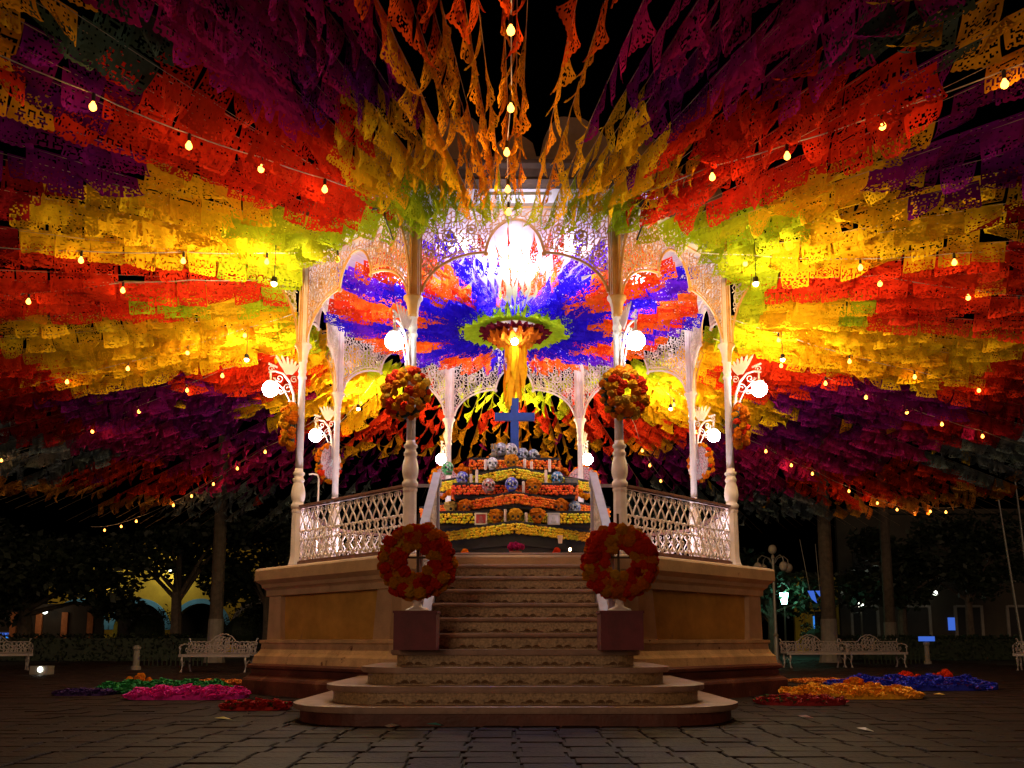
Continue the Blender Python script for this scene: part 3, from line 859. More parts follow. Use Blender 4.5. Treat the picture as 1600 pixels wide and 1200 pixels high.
# inside: blue and orange strings from the centre rosette to the arch tops
IN = [flag_mesh(300 + q, w=.36, h=.24, swing=(-.7, -.45, -.2, .1, .3, .5, .75, .95)[q], curl=U(-.3, .5), twist=U(-.4, .4), nx=20, nz=14) for q in range(8)]
NI = 96
for k in range(NI):
    phi = (k + .5) * 360 / NI + U(-.5, .5)
    half = 'front' if phi < 45 or phi > 315 else 'right' if phi < 135 else 'back' if phi < 225 else 'left'
    st = thing('ceiling_bunting', 'blue and orange paper string under the bandstand ceiling, %s quarter' % half, 'paper bunting', polar(.95, phi, 6.50 + U(-.03, .03)), radians(phi), 'blue and orange strings under the ceiling')
    ln = 2.5; rise = .30
    cb = MB(); cb.tube([(0, 0, 0), (0, -ln * .5, rise * .5 - .05), (0, -ln, rise)], .003, 4, False)
    put('cord', cb.mesh('cord', M['cord']), st)
    q = .16 + U(0, .1)
    dphi = min(phi, 360 - phi)
    while q < ln - .1:
        rr = .95 + q
        if dphi < 15 and RND.random() < (.45 if dphi < 8 else .3) and rr > 1.3:
            q += .33; continue
        s = sin(radians(phi) * 9 + 1.1 + .5 * sin(rr * 2.3)) + U(-.3, .3)
        lim = 1.55 + .22 * sin(phi * .3)
        if rr < lim: c = 'B'
        elif rr > 3.15 and s < .4: c = 'B'
        elif s > -.3: c = 'T' if RND.random() < .75 else 'R'
        else: c = 'V' if rr > 2.6 else 'B'
        lvl = max(0, min(7, int(RND.gauss(3.5 if dphi > 15 else 2.8, 1.9 if dphi > 15 else .45) + .5)))
        put('paper_flag', IN[lvl], st, (0, -q, rise * q / ln - .05 * (1 - abs(q / ln * 2 - 1))), (U(-.06, .06), .12, -pi / 2 + (pi if RND.random() < .5 else 0) + U(-.1, .1)), (1, 1, U(.85, 1.2)), tint(c, .1))
        q += .33 * U(.9, 1.06)

# centre rosette: ruffled lime ring, dark red ring, orange bunch, hanging yellow streamers, a bulb
ros = thing('paper_rosette', 'ruffled lime and dark red paper rosette hanging at the centre of the ceiling', 'paper rosette', (0, 0, 6.40))
def ruffle(name, r0, r1, z0, z1, n, amp, c, seed):
    r = random.Random(seed); b = MB(); seg = n * 6; rows = 7
    jag = [r.uniform(-.07, .07) for _ in range(n)]
    vs, fs = [], []
    for j in range(rows + 1):
        t = j / rows
        for i in range(seg):
            q = 2 * pi * i / seg
            rr = r0 + (r1 - r0) * t + (jag[(i // 6) % n] + .03 * sin(q * n * 1.0)) * t
            vs.append((rr * cos(q), rr * sin(q), z0 + (z1 - z0) * t + amp * t * sin(q * n + 1.3 * sin(j * 1.7 + i * .11)) + .02 * r.uniform(-1, 1) * t))
    for j in range(rows):
        for i in range(seg):
            i2 = (i + 1) % seg
            fs.append((j * seg + i, j * seg + i2, (j + 1) * seg + i2, (j + 1) * seg + i))
    b.add(vs, fs)
    return put(name, b.mesh(name, M['paper'], True), ros, color=PAL[c] if isinstance(c, str) else c)
ruffle('lime_ruffle', .45, 1.12, .0, .02, 40, .045, (.62, .85, .04), 1)
ruffle('lime_ruffle', .42, .98, .05, -.06, 34, .04, (.55, .80, .03), 2)
ruffle('dark_ruffle', .15, .62, -.03, -.10, 30, .03, (.16, .012, .03), 3)
ruffle('orange_ruffle', .05, .46, -.26, -.14, 18, .06, (.80, .20, .02), 4)
ruffle('orange_ruffle', .03, .36, -.36, -.22, 14, .06, (.85, .26, .02), 5)
sm = thing('hanging_streamers', 'bunch of yellow paper streamers hanging below the ceiling rosette behind the bulb', 'streamers', (0, 0.10, 6.10))
for k in range(16):
    q = 2 * pi * k / 16; l = U(.65, 1.15); b = MB(); w_ = .05
    rr = .17 + U(-.03, .03)
    vs = []; n = 8
    for j in range(n + 1):
        t = j / n
        px, py = rr * cos(q) + .02 * sin(t * 7 + k), rr * sin(q) + .02 * cos(t * 6 + k)
        ww = w_ * (1.2 if t < .6 else 1.2 - (t - .6) * 1.9)
        a = q + pi / 2 + .5 * sin(t * 4 + k)
        vs += [(px - ww * cos(a), py - ww * sin(a), -t * l), (px + ww * cos(a), py + ww * sin(a), -t * l)]
    b.add(vs, [(2 * j, 2 * j + 1, 2 * j + 3, 2 * j + 2) for j in range(n)])
    put('streamer', b.mesh('streamer', M['paper']), sm, color=tint('A' if k % 3 else 'Y', .1))
cb = thing('ceiling_bulb', 'bare white bulb hanging under the orange centre of the rosette', 'bulb', (0, -.30, 6.06))
b = MB(); b.ball((0, 0, 0), .062, 12, 8); put('bulb', b.mesh('bulb', emit('white_bulb', (1, .92, .75), 90)), cb)
b = MB(); b.lathe([(.03, .05), (.03, .12)], 8); b.tube([(0, 0, .11), (0, .05, .2), (0, .25, .28)], .006, 4); put('socket', b.mesh('socket', M['socket']), cb)

# ------------------------------------------------------------------ strings of bulbs
bm_ = MB(); bm_.lathe([(.010, .048), (.014, .040), (.018, .028), (.032, .004), (.036, -.012), (.032, -.032), (.018, -.046), (.004, -.05)], 10)
bulb_me = bm_.mesh('bulb', M['bulb'], True)
so = MB(); so.lathe([(.008, .135), (.017, .125), (.019, .10), (.019, .046), (.013, .042)], 8)
so_me = so.mesh('socket', M['socket'])
STR = [
    ('bulb cable running straight overhead from the front arch', [(-.05, -3.9, 6.5)], [(-.09, -4.58, 6.31), (-.09, -5.29, 6.24), (-.09, -6.27, 6.15), (-.04, -7.26, 6.04), (-.04, -8.55, 5.92)], [(-.02, -10.5, 5.8), (0, -12, 5.7)]),
    ('bulb cable rising across red flags to the top left', [(-1.5, -4.5, 6.5)], [(-2.3, -5.4, 6.18), (-2.89, -6.01, 6.1), (-3.5, -6.6, 6.03), (-4.11, -7.47, 5.92)], [(-5.0, -8.6, 5.84), (-6.2, -10.2, 5.75)]),
    ('bulb cable level across the yellow flags on the left', [(-2.0, -2.95, 6.6)], [(-2.63, -2.98, 6.38), (-3.65, -3.1, 6.29), (-4.77, -3.35, 6.19), (-6.08, -3.66, 6.06)], [(-7.4, -4.1, 5.95), (-9, -4.6, 5.85)]),
    ('bulb cable across the red flags at the left edge', [(-3.9, -2.0, 6.5), (-5.0, -2.4, 6.32)], [(-6.03, -2.44, 6.12), (-7.53, -2.34, 5.98)], [(-9, -2.3, 5.9), (-11, -2.2, 5.8)]),
    ('bulb cable along the lower yellow flags on the left', [(-3.9, -.5, 6.5)], [(-4.91, .03, 6.28), (-6.17, .62, 6.15), (-7.52, 1.16, 6.01), (-8.9, 1.58, 5.87)], [(-10.5, 2.1, 5.7), (-12.5, 2.8, 5.5)]),
    ('bulb cable across red and purple flags left of the globe lamp', [(-3.8, .9, 6.5)], [(-5.98, 2.05, 6.14), (-6.94, 2.73, 6.03), (-8.4, 3.8, 5.85), (-9.96, 4.91, 5.66), (-13.03, 6.58, 5.31)], [(-15, 7.6, 5.1)]),
    ('lowest bulb cable on the left, falling away over dark flags', [(-3.3, 3.4, 6.45), (-5.0, 5.5, 6.0)], [(-6.65, 7.66, 5.76), (-7.82, 9.04, 5.58), (-8.97, 10.48, 5.39), (-10.05, 11.72, 5.23), (-10.99, 12.68, 5.09), (-12.95, 14.55, 4.82), (-13.74, 15.16, 4.72), (-14.51, 15.59, 4.64)], [(-15.1, 15.8, 4.66)]),
    ('bulb cable rising across red flags to the top right', [(1.4, -4.6, 6.5)], [(2.3, -5.74, 6.15), (3.0, -6.33, 6.07), (3.74, -7.05, 5.98), (4.51, -7.91, 5.86)], [(5.4, -8.9, 5.8), (6.6, -10.3, 5.75)]),
    ('bulb cable level across the yellow flags on the right', [(2.4, -2.95, 6.55)], [(3.42, -2.97, 6.32), (5.06, -3.14, 6.18), (6.19, -3.61, 6.05)], [(7.5, -4.1, 5.95), (9, -4.6, 5.85)]),
    ('bulb cable across the red flags at the right edge', [(3.9, -2.2, 6.45)], [(5.56, -2.6, 6.16), (7.01, -2.38, 6.03)], [(8.6, -2.3, 5.9), (11, -2.2, 5.8)]),
    ('bulb cable along the lower yellow flags on the right', [(3.7, -.4, 6.5)], [(4.88, .28, 6.28), (6.47, 1.05, 6.12), (7.94, 1.55, 5.96), (9.43, 1.97, 5.81)], [(11, 2.4, 5.7), (12.5, 2.8, 5.5)]),
    ('bulb cable across red flags right of the globe lamp', [(3.8, .8, 6.5)], [(5.32, 1.6, 6.21), (6.48, 2.39, 6.08), (7.57, 3.03, 5.96), (8.75, 3.75, 5.82), (9.83, 4.37, 5.7), (11.08, 4.99, 5.56)], [(13, 5.9, 5.3)]),
    ('lowest bulb cable on the right, falling away over purple flags', [(3.3, 3.4, 6.45), (5.2, 5.8, 6.0)], [(6.69, 7.58, 5.76), (7.72, 8.73, 5.61), (8.54, 9.41, 5.5), (10.17, 11.02, 5.27), (11.54, 12.25, 5.09), (12.43, 12.91, 4.98), (13.03, 13.0, 4.93), (13.48, 12.85, 4.91), (13.96, 12.79, 4.88)], [(14.5, 12.8, 4.95)]),
    ('short bulb cable seen between the columns right of the altar', [(2.3, 3.6, 6.4), (3.0, 6.0, 6.1)], [(3.48, 8.1, 5.89), (3.89, 9.45, 5.75), (4.46, 11.0, 5.58)], [(5.1, 12.6, 5.45)]),
    ('bulb cable behind the yellow flags in the right rear arch', [(2.9, 2.9, 6.5)], [(3.72, 4.6, 6.22), (4.6, 6.4, 6.0)], [(5.8, 9.0, 5.7)]),
    ('bulb cable behind the yellow flags in the left rear arch', [(-2.9, 2.9, 6.5)], [(-3.55, 4.4, 6.2), (-4.5, 6.3, 6.0)], [(-5.8, 9.0, 5.7)]),
]
for lab, pre, bul_, post in STR:
    z_up = .15
    pts = [Vector(p) for p in pre] + [Vector((x, y, z + z_up)) for x, y, z in bul_] + [Vector((p[0], p[1], p[2] + z_up)) for p in post]
    t = thing('bulb_cable', lab, 'string lights', pts[0], 0, 'cables of bare bulbs under the paper flags')
    path = []
    for i in range(len(pts) - 1):
        for s_ in range(5):
            f = s_ / 5
            q = pts[i].lerp(pts[i + 1], f); q.z -= .10 * 4 * f * (1 - f) * min(1, (pts[i + 1] - pts[i]).length / 3) * .5
            path.append(q - pts[0])
    path.append(pts[-1] - pts[0])
    b = MB(); b.tube(path, .0065, 5); put('cable', b.mesh('cable', M['cable']), t)
    for x, y, z in bul_:
        bb = put('bulb', bulb_me, t, Vector((x + U(-.008, .008), y, z + .02)) - pts[0])
        put('socket', so_me, bb)
        ld = bpy.data.lights.new('bulb_light', 'POINT'); ld.energy = BULB_W * (2.2 if 'overhead' in lab else 1.0); ld.color = (1, .42, .12); ld.shadow_soft_size = .03
        lo = bpy.data.objects.new('bulb_light', ld); C.objects.link(lo); lo.parent = bb; lo.location = (0, 0, -.10)

# ------------------------------------------------------------------ pompom wreaths
def pompom(seed, subdiv=3):
    import bmesh
    r = random.Random(seed)
    bm = bmesh.new(); bmesh.ops.create_icosphere(bm, subdivisions=subdiv, radius=1.0)
    dirs = [Vector((r.gauss(0, 1), r.gauss(0, 1), r.gauss(0, 1))).normalized() for _ in range(34)]
    for v in bm.verts:
        n = v.co.normalized()
        near = sorted((n - q).length for q in dirs)[:2]
        v.co = n * (1.0 - .26 * max(0, 1 - (near[1] - near[0]) / .22) + r.uniform(-.07, .07))
    me = bpy.data.meshes.new('pompom'); bm.to_mesh(me); bm.free()
    me.materials.append(M['flower'])
    return me
POM = [pompom(20 + q) for q in range(4)]
POMLO = [pompom(40 + q, 2) for q in range(3)]
FC = dict(red=(.92, .045, .012), dark=(.55, .016, .012), org=(.95, .20, .010), ylw=(.95, .33, .010), pale=(.95, .44, .04), mag=(.50, .03, .20))
def fcol(weights):
    c = RND.choices(list(weights), list(weights.values()))[0]
    f = U(.82, 1.12)
    return tuple(min(.95, v * f) for v in FC[c])
ring = MB()
ring.tube([(.31 * cos(q), 0, .31 * sin(q)) for q in [2 * pi * k / 24 for k in range(25)]], .05, 6, False)
ring_me = ring.mesh('wreath_ring', M['hedge'])
bd = MB(); bd.lathe([(.02, -.01), (.36, -.01), (.36, .01), (.02, .01)], 24)
bd_me = bd.mesh('backing_disc', M['speckle'])
def wreath(name, label, loc, rz, R, rp, rows, weights, group, backing=False, flat=.6):
    t = thing(name, label, 'flower wreath', loc, rz, group)
    put('wreath_ring', ring_me, t, scale=R / .31)
    if backing:
        put('backing_disc', bd_me, t, (0, .05, 0), (pi / 2, 0, 0), R / .33, (.55, .30, .35))
    for rr, n, yy, k in rows:
        for i in range(n):
            q = 2 * pi * (i + U(-.18, .18) + k) / n
            s = rp * U(.82, 1.2)
            put('pompom', POM[RND.randrange(4)], t, (rr * cos(q) * U(.96, 1.04), yy + U(-.02, .02), rr * sin(q) * U(.96, 1.04)), (U(0, 6), U(0, 6), U(0, 6)), s, fcol(weights))
    return t
WG = 'pompom wreaths on the bandstand columns'
wts = dict(red=3, org=3.2, ylw=3.4, pale=1.2)
for (deg, p), nm in zip(COLS, COLNAME):
    front = abs((deg + 180) % 360 - 180) < 30
    q = polar(RC + .16, deg, 4.16 if deg in (22.5, 337.5) else 4.22)
    back = 100 < deg < 260
    rows = [(.33, 18, 0, 0), (.22, 12, -.09, .3), (.12, 6, -.12, .1), (.28, 14, -.08, .5)] if front else [(.33, 18, 0, 0), (.26, 14, -.09, .4)]
    wreath('column_wreath', 'orange red and yellow pompom wreath hung on the %s' % nm, q, radians(deg), .31, .068 if not front else .066, rows, wts if front else dict(org=5, red=1.6, ylw=2.2), WG, backing=back)
# the two big wreaths on stands beside the steps
STAND_Y = 9.15 - D
for sx, sd in ((-1, 'left'), (1, 'right')):
    x = sx * 1.045 + .03
    bx = thing('wreath_pedestal', 'plain maroon painted box at the %s foot of the straight steps' % sd, 'pedestal box', (x, STAND_Y, STEP * 4), 0, 'maroon boxes carrying the big wreaths')
    b = MB(); b.box((0, 0, .185), (.43, .40, .37)); put('box', b.mesh('box', M['maroon']), bx)
    b = MB(); b.box((0, 0, .382), (.45, .42, .024)); put('lid', b.mesh('lid', M['maroon']), bx)
    ur = thing('wreath_stand', 'white urn base with a slim cross stand on the %s maroon box' % sd, 'stand', (x, STAND_Y, STEP * 4 + .394))
    b = MB(); b.lathe([(.13, 0), (.12, .02), (.05, .05), (.04, .09), (.07, .13), (.085, .17), (.05, .19)], 14); put('urn', b.mesh('urn', M['iron'], True), ur)
    b = MB(); b.tube([(0, .02, .16), (0, .02, 1.02)], .014, 6); b.tube([(-.26, .02, .56), (.26, .02, .56)], .012, 6); put('cross_stick', b.mesh('cross_stick', M['bark']), ur)
    wreath('big_wreath', 'large red, maroon and yellow pompom wreath standing at the %s of the steps' % sd, (x, STAND_Y - .06, 1.60), 0, .29, .068,
           [(.350, 25, 0, 0), (.265, 19, -.06, .4), (.195, 13, -.01, .2), (.165, 11, -.06, .7), (.315, 21, -.08, .2), (.225, 14, -.07, .6), (.30, 16, .06, .1)], dict(red=5, dark=.9, ylw=2.8, org=1.8, pale=.9), 'big wreaths beside the steps')

# ------------------------------------------------------------------ the altar
alt = thing('altar', 'black stepped altar with bands of yellow and orange marigolds inside the bandstand', 'altar', (0, 0, FL))
def sq(h, rot): return [(h * cos(rot + pi / 2 * k), h * sin(rot + pi / 2 * k)) for k in range(4)]
TIERS = [  # kind, half diagonal or half side, z0, z1, flower colours
    ('d', 2.02, 0, .36, None), ('d', 1.90, .36, .71, 'mix'), ('s', 1.25, .71, .95, 'ylw'), ('d', 1.66, .95, 1.21, 'org'),
    ('s', 1.00, 1.21, 1.46, 'red'), ('d', 1.32, 1.46, 1.68, 'ylw'), ('s', .72, 1.68, 1.94, 'org'), ('s', .42, 1.94, 2.05, None)]
fl_lo = MB(); fl_lo.ball((0, 0, 0), 1, 6, 4)
MC = dict(ylw=[(.92, .62, .02), (.88, .50, .02), (.70, .68, .03)], org=[(.90, .17, .012), (.85, .12, .01), (.90, .26, .02)], red=[(.85, .10, .012), (.78, .06, .012), (.88, .16, .02)], mix=[(.90, .40, .02), (.90, .55, .02), (.72, .66, .03)])
MMAT = {}
for kx, cs in MC.items():
    MMAT[kx] = [mat('marigold_%s_%s' % (kx, w), c, .8, .2, 30) for w, c in zip(('light', 'mid', 'deep'), cs)]
for kind, h, z0, z1, fc in TIERS:
    b = MB()
    poly = sq(h, -pi / 2) if kind == 'd' else sq(h * sqrt(2), -pi / 4)
    b.prism(poly, 'z', z0, z1)
    # a thin proud edge board at the top
    k_ = (h + .03) / h
    b.prism([(x * k_, y * k_) for x, y in poly], 'z', z1 - .045, z1 - .004)
    tier = put('tier', b.mesh('tier', M['black']), alt)
    if not fc: continue
    fb = MB()
    faces = [((0, -h), (h, 0)), ((0, -h), (-h, 0))] if kind == 'd' else [((-h, -h), (h, -h)), ((h, -h), (h, h)), ((-h, -h), (-h, h))]
    for (ax, ay), (bx_, by_) in faces:
        L_ = hypot(bx_ - ax, by_ - ay); nx_, ny_ = (by_ - ay) / L_, -(bx_ - ax) / L_
        if nx_ * (ax + bx_) + ny_ * (ay + by_) < 0: nx_, ny_ = -nx_, -ny_
        n = int(L_ / .046)
        for i in range(n):
            for row in range(4):
                t = (i + U(-.3, .3) + .5 * (row % 2)) / n
                s = U(.022, .031)
                tx, ty = ax + (bx_ - ax) * t, ay + (by_ - ay) * t
                o = .02 + U(0, .02)
                far_mix = abs(t)
                fb.mi = RND.randrange(3) if fc != 'mix' else (0 if far_mix > .55 else RND.choice((1, 2, 1)))
                fb.ball((tx + nx_ * o, ty + ny_ * o, z1 - .065 - row * .040 + U(-.008, .008)), s, 6, 4, (1, 1, .85))
    put('marigold_band', fb.mesh('marigold_band', MMAT[fc]), tier, kind='stuff')

cx_ = thing('cross', 'plain blue wooden cross on top of the altar', 'cross', (0, .02, FL + 1.94))
b = MB(); b.box((0, 0, .62), (.145, .09, 1.24)); put('upright', b.mesh('upright', M['blue']), cx_)
b = MB(); b.box((0, -.004, .90), (.715, .094, .135)); put('crossbar', b.mesh('crossbar', M['blue']), cx_)

# skulls, candles, frames
sk = MB(); sk.ball((0, 0, .115), .105, 16, 12, (.92, 1.08, .98)); sk.box((0, -.055, .035), (.105, .09, .07), 0, 1.15); sk.ball((0, -.085, .08), .05, 8, 6, (1.1, .6, .7))
sk_me = sk.mesh('skull', M['speckle'], True)
sk2_me = sk.mesh('skull', M['flower'], True)
ey = MB(); ey.ball((0, 0, 0), .026, 8, 5, (1, .5, 1)); ey_me = ey.mesh('eye_socket', M['dark'], True)
no = MB(); no.prism([(-.012, 0), (.012, 0), (0, .03)], 'y', -.006, .006); no_me = no.mesh('nose_hole', M['dark'])
th = MB()
for i in range(5): th.box((-.036 + .018 * i, -.105, .034), (.014, .012, .026))
th_me = th.mesh('teeth', M['white'])
def px_pos(x, d): return (x - 802) * d / 1390, d - D
def skull(x, d, z, label, col, speck=True, s=1.0, rz=0.0):
    X, Y = px_pos(x, d)
    t = thing('skull', label, 'decorated skull', (X, Y, z), rz, 'decorated skulls on the altar')
    t.scale = (s, s, s)
    if speck:
        put('cranium', sk_me, t, color=col)
        for sx in (-1, 1): put('eye_socket', ey_me, t, (sx * .038, -.094, .105))
        put('nose_hole', no_me, t, (0, -.113, .062)); put('teeth', th_me, t)
    else:
        put('cranium', POM[RND.randrange(4)], t, (0, .012, .135), (0, 0, U(0, 6)), (.115, .11, .078), col)
        put('face', sk2_me, t, (0, 0, -.004), scale=(.86, .86, .80), color=tuple(v * .6 for v in col))
        for sx in (-1, 1): put('eye_socket', ey_me, t, (sx * .034, -.083, .072))
        put('nose_hole', no_me, t, (0, -.098, .035))
A_, B_, C_, D_, E_, F_, G_ = (FL + v for v in (.71, .95, 1.21, 1.46, 1.68, 1.94, 2.05))
SK = [
    (773, 13.88, A_, 'orange marigold skull on the lowest ledge, left of centre', (.85, .26, .02), False, 1.15, .1),
    (803, 13.72, A_, 'amber marigold skull on the lowest ledge, at the centre', (.90, .42, .03), False, 1.05, 0),
    (838, 13.86, A_, 'orange marigold skull on the lowest ledge, right of centre', (.85, .24, .02), False, 1.2, -.1),
    (760, 14.0, C_, 'dusty pink beaded skull on the middle ledge, left', (.34, .08, .10), True, 1.15, .2),
    (797, 13.85, C_, 'royal blue beaded skull at the centre of the middle ledge', (.015, .04, .50), True, 1.1, 0),
    (832, 14.0, C_, 'orange marigold skull right of the royal blue skull', (.85, .26, .02), False, 1.2, -.2),
    (701, 14.6, B_ + .0, 'pale yellow skull with carved face beside the left railing', (.85, .55, .15), False, 1.15, .4),
    (723, 14.35, B_ + .0, 'orange skull next to the carved pale yellow skull', (.85, .22, .02), False, 1.1, .3),
    (875, 14.35, B_ + .0, 'orange marigold skull left of the pale blue skull', (.85, .22, .02), False, 1.15, -.3),
    (897, 14.6, B_ + .0, 'pale blue speckled skull beside the right railing', (.15, .24, .55), True, 1.1, -.4),
    (694, 14.9, E_ - .0, 'green glittering skull at the far left of the upper ledge', (.02, .34, .07), True, 1.1, .3),
    (718, 14.65, D_, 'blue and violet patterned skull left of the upper candles', (.06, .06, .42), True, 1.1, .2),
    (870, 14.65, D_, 'teal and blue patterned skull on the right upper ledge', (.02, .16, .36), True, 1.1, -.2),
    (766, 14.45, E_, 'white skull with black eye sockets near the top, left', (.62, .60, .62), True, 1.0, .1),
    (796, 14.30, E_, 'orange and yellow skull in front of the cross', (.90, .33, .03), False, 1.15, 0),
    (780, 14.95, F_ + .06, 'grey bony skull at the top, left of the cross', (.20, .19, .21), True, 1.2, .2),
    (796, 14.80, F_ + .02, 'silver flowered skull directly below the cross', (.24, .22, .27), True, 1.2, 0),
    (815, 15.0, F_, 'silver blue skull at the top, right of the cross', (.17, .20, .28), True, 1.1, -.1),
    (832, 15.05, F_, 'silver blue skull at the top right end of the altar', (.16, .20, .30), True, 1.05, -.3),
]
for a in SK: skull(*a)
ca = MB(); ca.lathe([(.024, 0), (.024, .15), (.020, .152), (.006, .152)], 12)
ca_me = ca.mesh('candle', mat('pink_white_wax', (.78, .62, .62), .5, .1, 8))
wi = MB(); wi.tube([(0, 0, .150), (.002, 0, .166)], .0025, 4); wi_me = wi.mesh('wick', M['dark'])
CAN = [(787, 13.8, A_, 'candle between the left and centre skulls of the lowest ledge'), (820, 13.8, A_, 'candle between the centre and right skulls of the lowest ledge'),
       (816, 13.95, C_, 'candle between the royal blue and orange skulls'), (732, 14.55, D_, 'grey candle beside the blue and violet skull'), (741, 14.45, D_, 'taller pink candle right of the grey one'),
       (852, 14.45, D_, 'wide candle left of the teal skull'), (755, 14.42, E_, 'tall candle left of the white skull'), (818, 14.4, E_, 'leaning candle right of the orange and yellow skull'),
       (829, 14.45, E_, 'thick candle second right of the orange and yellow skull'), (858, 14.6, E_, 'thin candle at the right end of the upper ledge'), (791, 14.7, F_, 'white candle in front of the silver flowered skull')]
for x, d, z, lab in CAN:
    X, Y = px_pos(x, d)
    t = thing('candle', 'pale ' + lab, 'candle', (X, Y, z), 0, 'candles on the altar')
    t.scale = (1, 1, U(.9, 1.5)); put('wax', ca_me, t); put('wick', wi_me, t)
gl = thing('votive_glass', 'small glass votive at the right of the lowest marigold band', 'votive glass', (*px_pos(874, 13.6), FL + .36))
b = MB(); b.lathe([(.03, 0), (.042, .12), (.036, .12), (.026, .02)], 12); put('glass', b.mesh('glass', M['tint']), gl, color=(.75, .55, .50))
b = MB(); b.lathe([(.026, .02), (.028, .07)], 10); put('wax', b.mesh('wax', M['white']), gl)
def frame(x, d, label, c, inner):
    t = thing('picture_frame', label, 'picture frame', (*px_pos(x, d), A_), 0, 'framed portraits on the altar', (radians(-10), 0, 0))
    b = MB(); w, h = .10, .20
    for sx in (-1, 1): b.box((sx * (w - .011), 0, h / 2 + .0), (.022, .02, h))
    b.box((0, -.001, .011), (2 * w - .044, .018, .022)); b.box((0, -.001, h - .011), (2 * w - .044, .018, .022))
    put('frame', b.mesh('frame', M['tint']), t, color=c)
    b = MB(); b.box((0, .004, h / 2), (2 * w - .04, .008, h - .04)); put('portrait', b.mesh('portrait', M['tint']), t, color=inner)
    b = MB(); b.ball((0, -.002, h * .58), .030, 8, 6, (1, .15, 1.25)); b.ball((0, -.002, h * .28), .045, 8, 6, (1, .12, .8)); put('portrait_figure', b.mesh('portrait_figure', M['tint']), t, color=tuple(v * .6 + .1 for v in inner))
frame(748, 14.05, 'cream framed red portrait on the left of the lowest ledge', (.75, .66, .55), (.45, .03, .04))
frame(864, 14.05, 'silver framed pale portrait on the right of the lowest ledge', (.40, .38, .40), (.55, .55, .70))
rb_ = thing('toy_skull', 'white and black painted ornament at the right end of the upper tier', 'ornament', (*px_pos(893, 14.85), D_ + .0))
b = MB(); b.box((0, 0, .07), (.22, .10, .13)); put('body', b.mesh('body', M['tint']), rb_, color=(.10, .10, .12))
for sx in (-1, 1):
    b = MB(); b.lathe([(.045, 0), (.045, .012), (.03, .014)], 14); put('ring', b.mesh('ring', M['white']), rb_, (sx * .055, -.051, .08), (pi / 2, 0, 0))
b = MB(); b.box((0, 0, .142), (.23, .11, .012)); put('lid', b.mesh('lid', M['white']), rb_)
# white figurine with rabbit ears
rf = thing('rabbit_figurine', 'small white figurine with two upright ears behind the white skull', 'figurine', (*px_pos(768, 14.75), E_ + .26))
b = MB(); b.ball((0, 0, .06), .055, 10, 8, (1, .9, 1.1)); b.ball((0, -.01, .13), .038, 10, 8); put('body', b.mesh('body', M['white'], True), rf)
for sx in (-1, 1):
    b = MB(); b.ball((sx * .024, 0, .21), .02, 8, 6, (1, .5, 2.8)); put('ear', b.mesh('ear', M['white'], True), rf)
pot = thing('flower_pot', 'clay pot of magenta flowers at the foot of the altar', 'flower pot', (*px_pos(803, 12.75), FL))
b = MB(); b.lathe([(.07, 0), (.085, .13), (.095, .15), (.08, .15)], 14); put('pot', b.mesh('pot', M['tint']), pot, color=(.35, .12, .06))
for k in range(16):
    q = k * 2.4; rr = .11 * sqrt((k + .5) / 16)
    put('flower_head', POMLO[k % 3], pot, (rr * cos(q), rr * sin(q), .19 + .06 * (1 - (rr / .11) ** 2) + U(-.01, .02)), (U(0, 6), U(0, 6), 0), U(.034, .045), (.50 * U(.8, 1.2), .02, .14))
# flower clumps on and around the altar
CL = [(664, 13.1, FL, 'orange', 'org', 9, 'left of the altar beside the stair railing'), (655, 13.6, FL + .35, 'magenta and pink', 'mag', 7, 'behind the left railing, upper'), (672, 13.3, FL + .02, 'red and yellow', 'red', 8, 'by the left newel'),
      (723, 12.75, FL, 'orange', 'org', 8, 'on the deck at the left of the top step'), (868, 12.75, FL, 'red', 'red', 9, 'on the deck at the right of the top step'), (930, 13.2, FL + .02, 'orange', 'org', 8, 'right of the altar beside the stair railing'),
      (945, 13.0, FL + .05, 'red and orange', 'red', 7, 'behind the right railing'), (717, 15.0, E_ + .02, 'orange', 'org', 9, 'at the upper left corner of the altar'), (874, 15.0, E_ + .02, 'orange', 'org', 9, 'at the upper right corner of the altar'),
      (853, 15.1, F_, 'yellow orange', 'ylw', 7, 'on top of the altar, right of the cross'), (768, 15.1, F_, 'orange', 'org', 7, 'on top of the altar, left of the cross'), (700, 14.6, D_ - .25, 'orange', 'org', 6, 'at the left end of the red band'), (906, 14.7, D_ - .25, 'amber', 'ylw', 6, 'at the right end of the red band')]
for x, d, z, cn, ck, n, where in CL:
    t = thing('flower_bunch', 'bunch of %s flowers %s' % (cn, where), 'flowers', (*px_pos(x, d), z), 0, 'loose bunches of flowers round the altar')
    for k in range(n):
        q = k * 2.4; rr = .13 * sqrt(k / n)
        put('flower_head', POMLO[k % 3], t, (rr * cos(q), rr * sin(q) * .7, .05 + .09 * (1 - rr / .13) + U(-.01, .02)), (U(0, 6), U(0, 6), 0), U(.045, .062), tuple(min(.95, v * U(.8, 1.15)) for v in FC[ck]))
vt = thing('lit_candle', 'small lit candle on the top step at the right', 'candle', (*px_pos(889, 11.5), FL))
b = MB(); b.lathe([(.022, 0), (.022, .03), (.005, .031)], 10); put('wax', b.mesh('wax', M['white']), vt)
b = MB(); b.ball((0, 0, .05), .018, 8, 6, (.8, .8, 1.4)); put('flame', b.mesh('flame', M['flame'], True), vt)

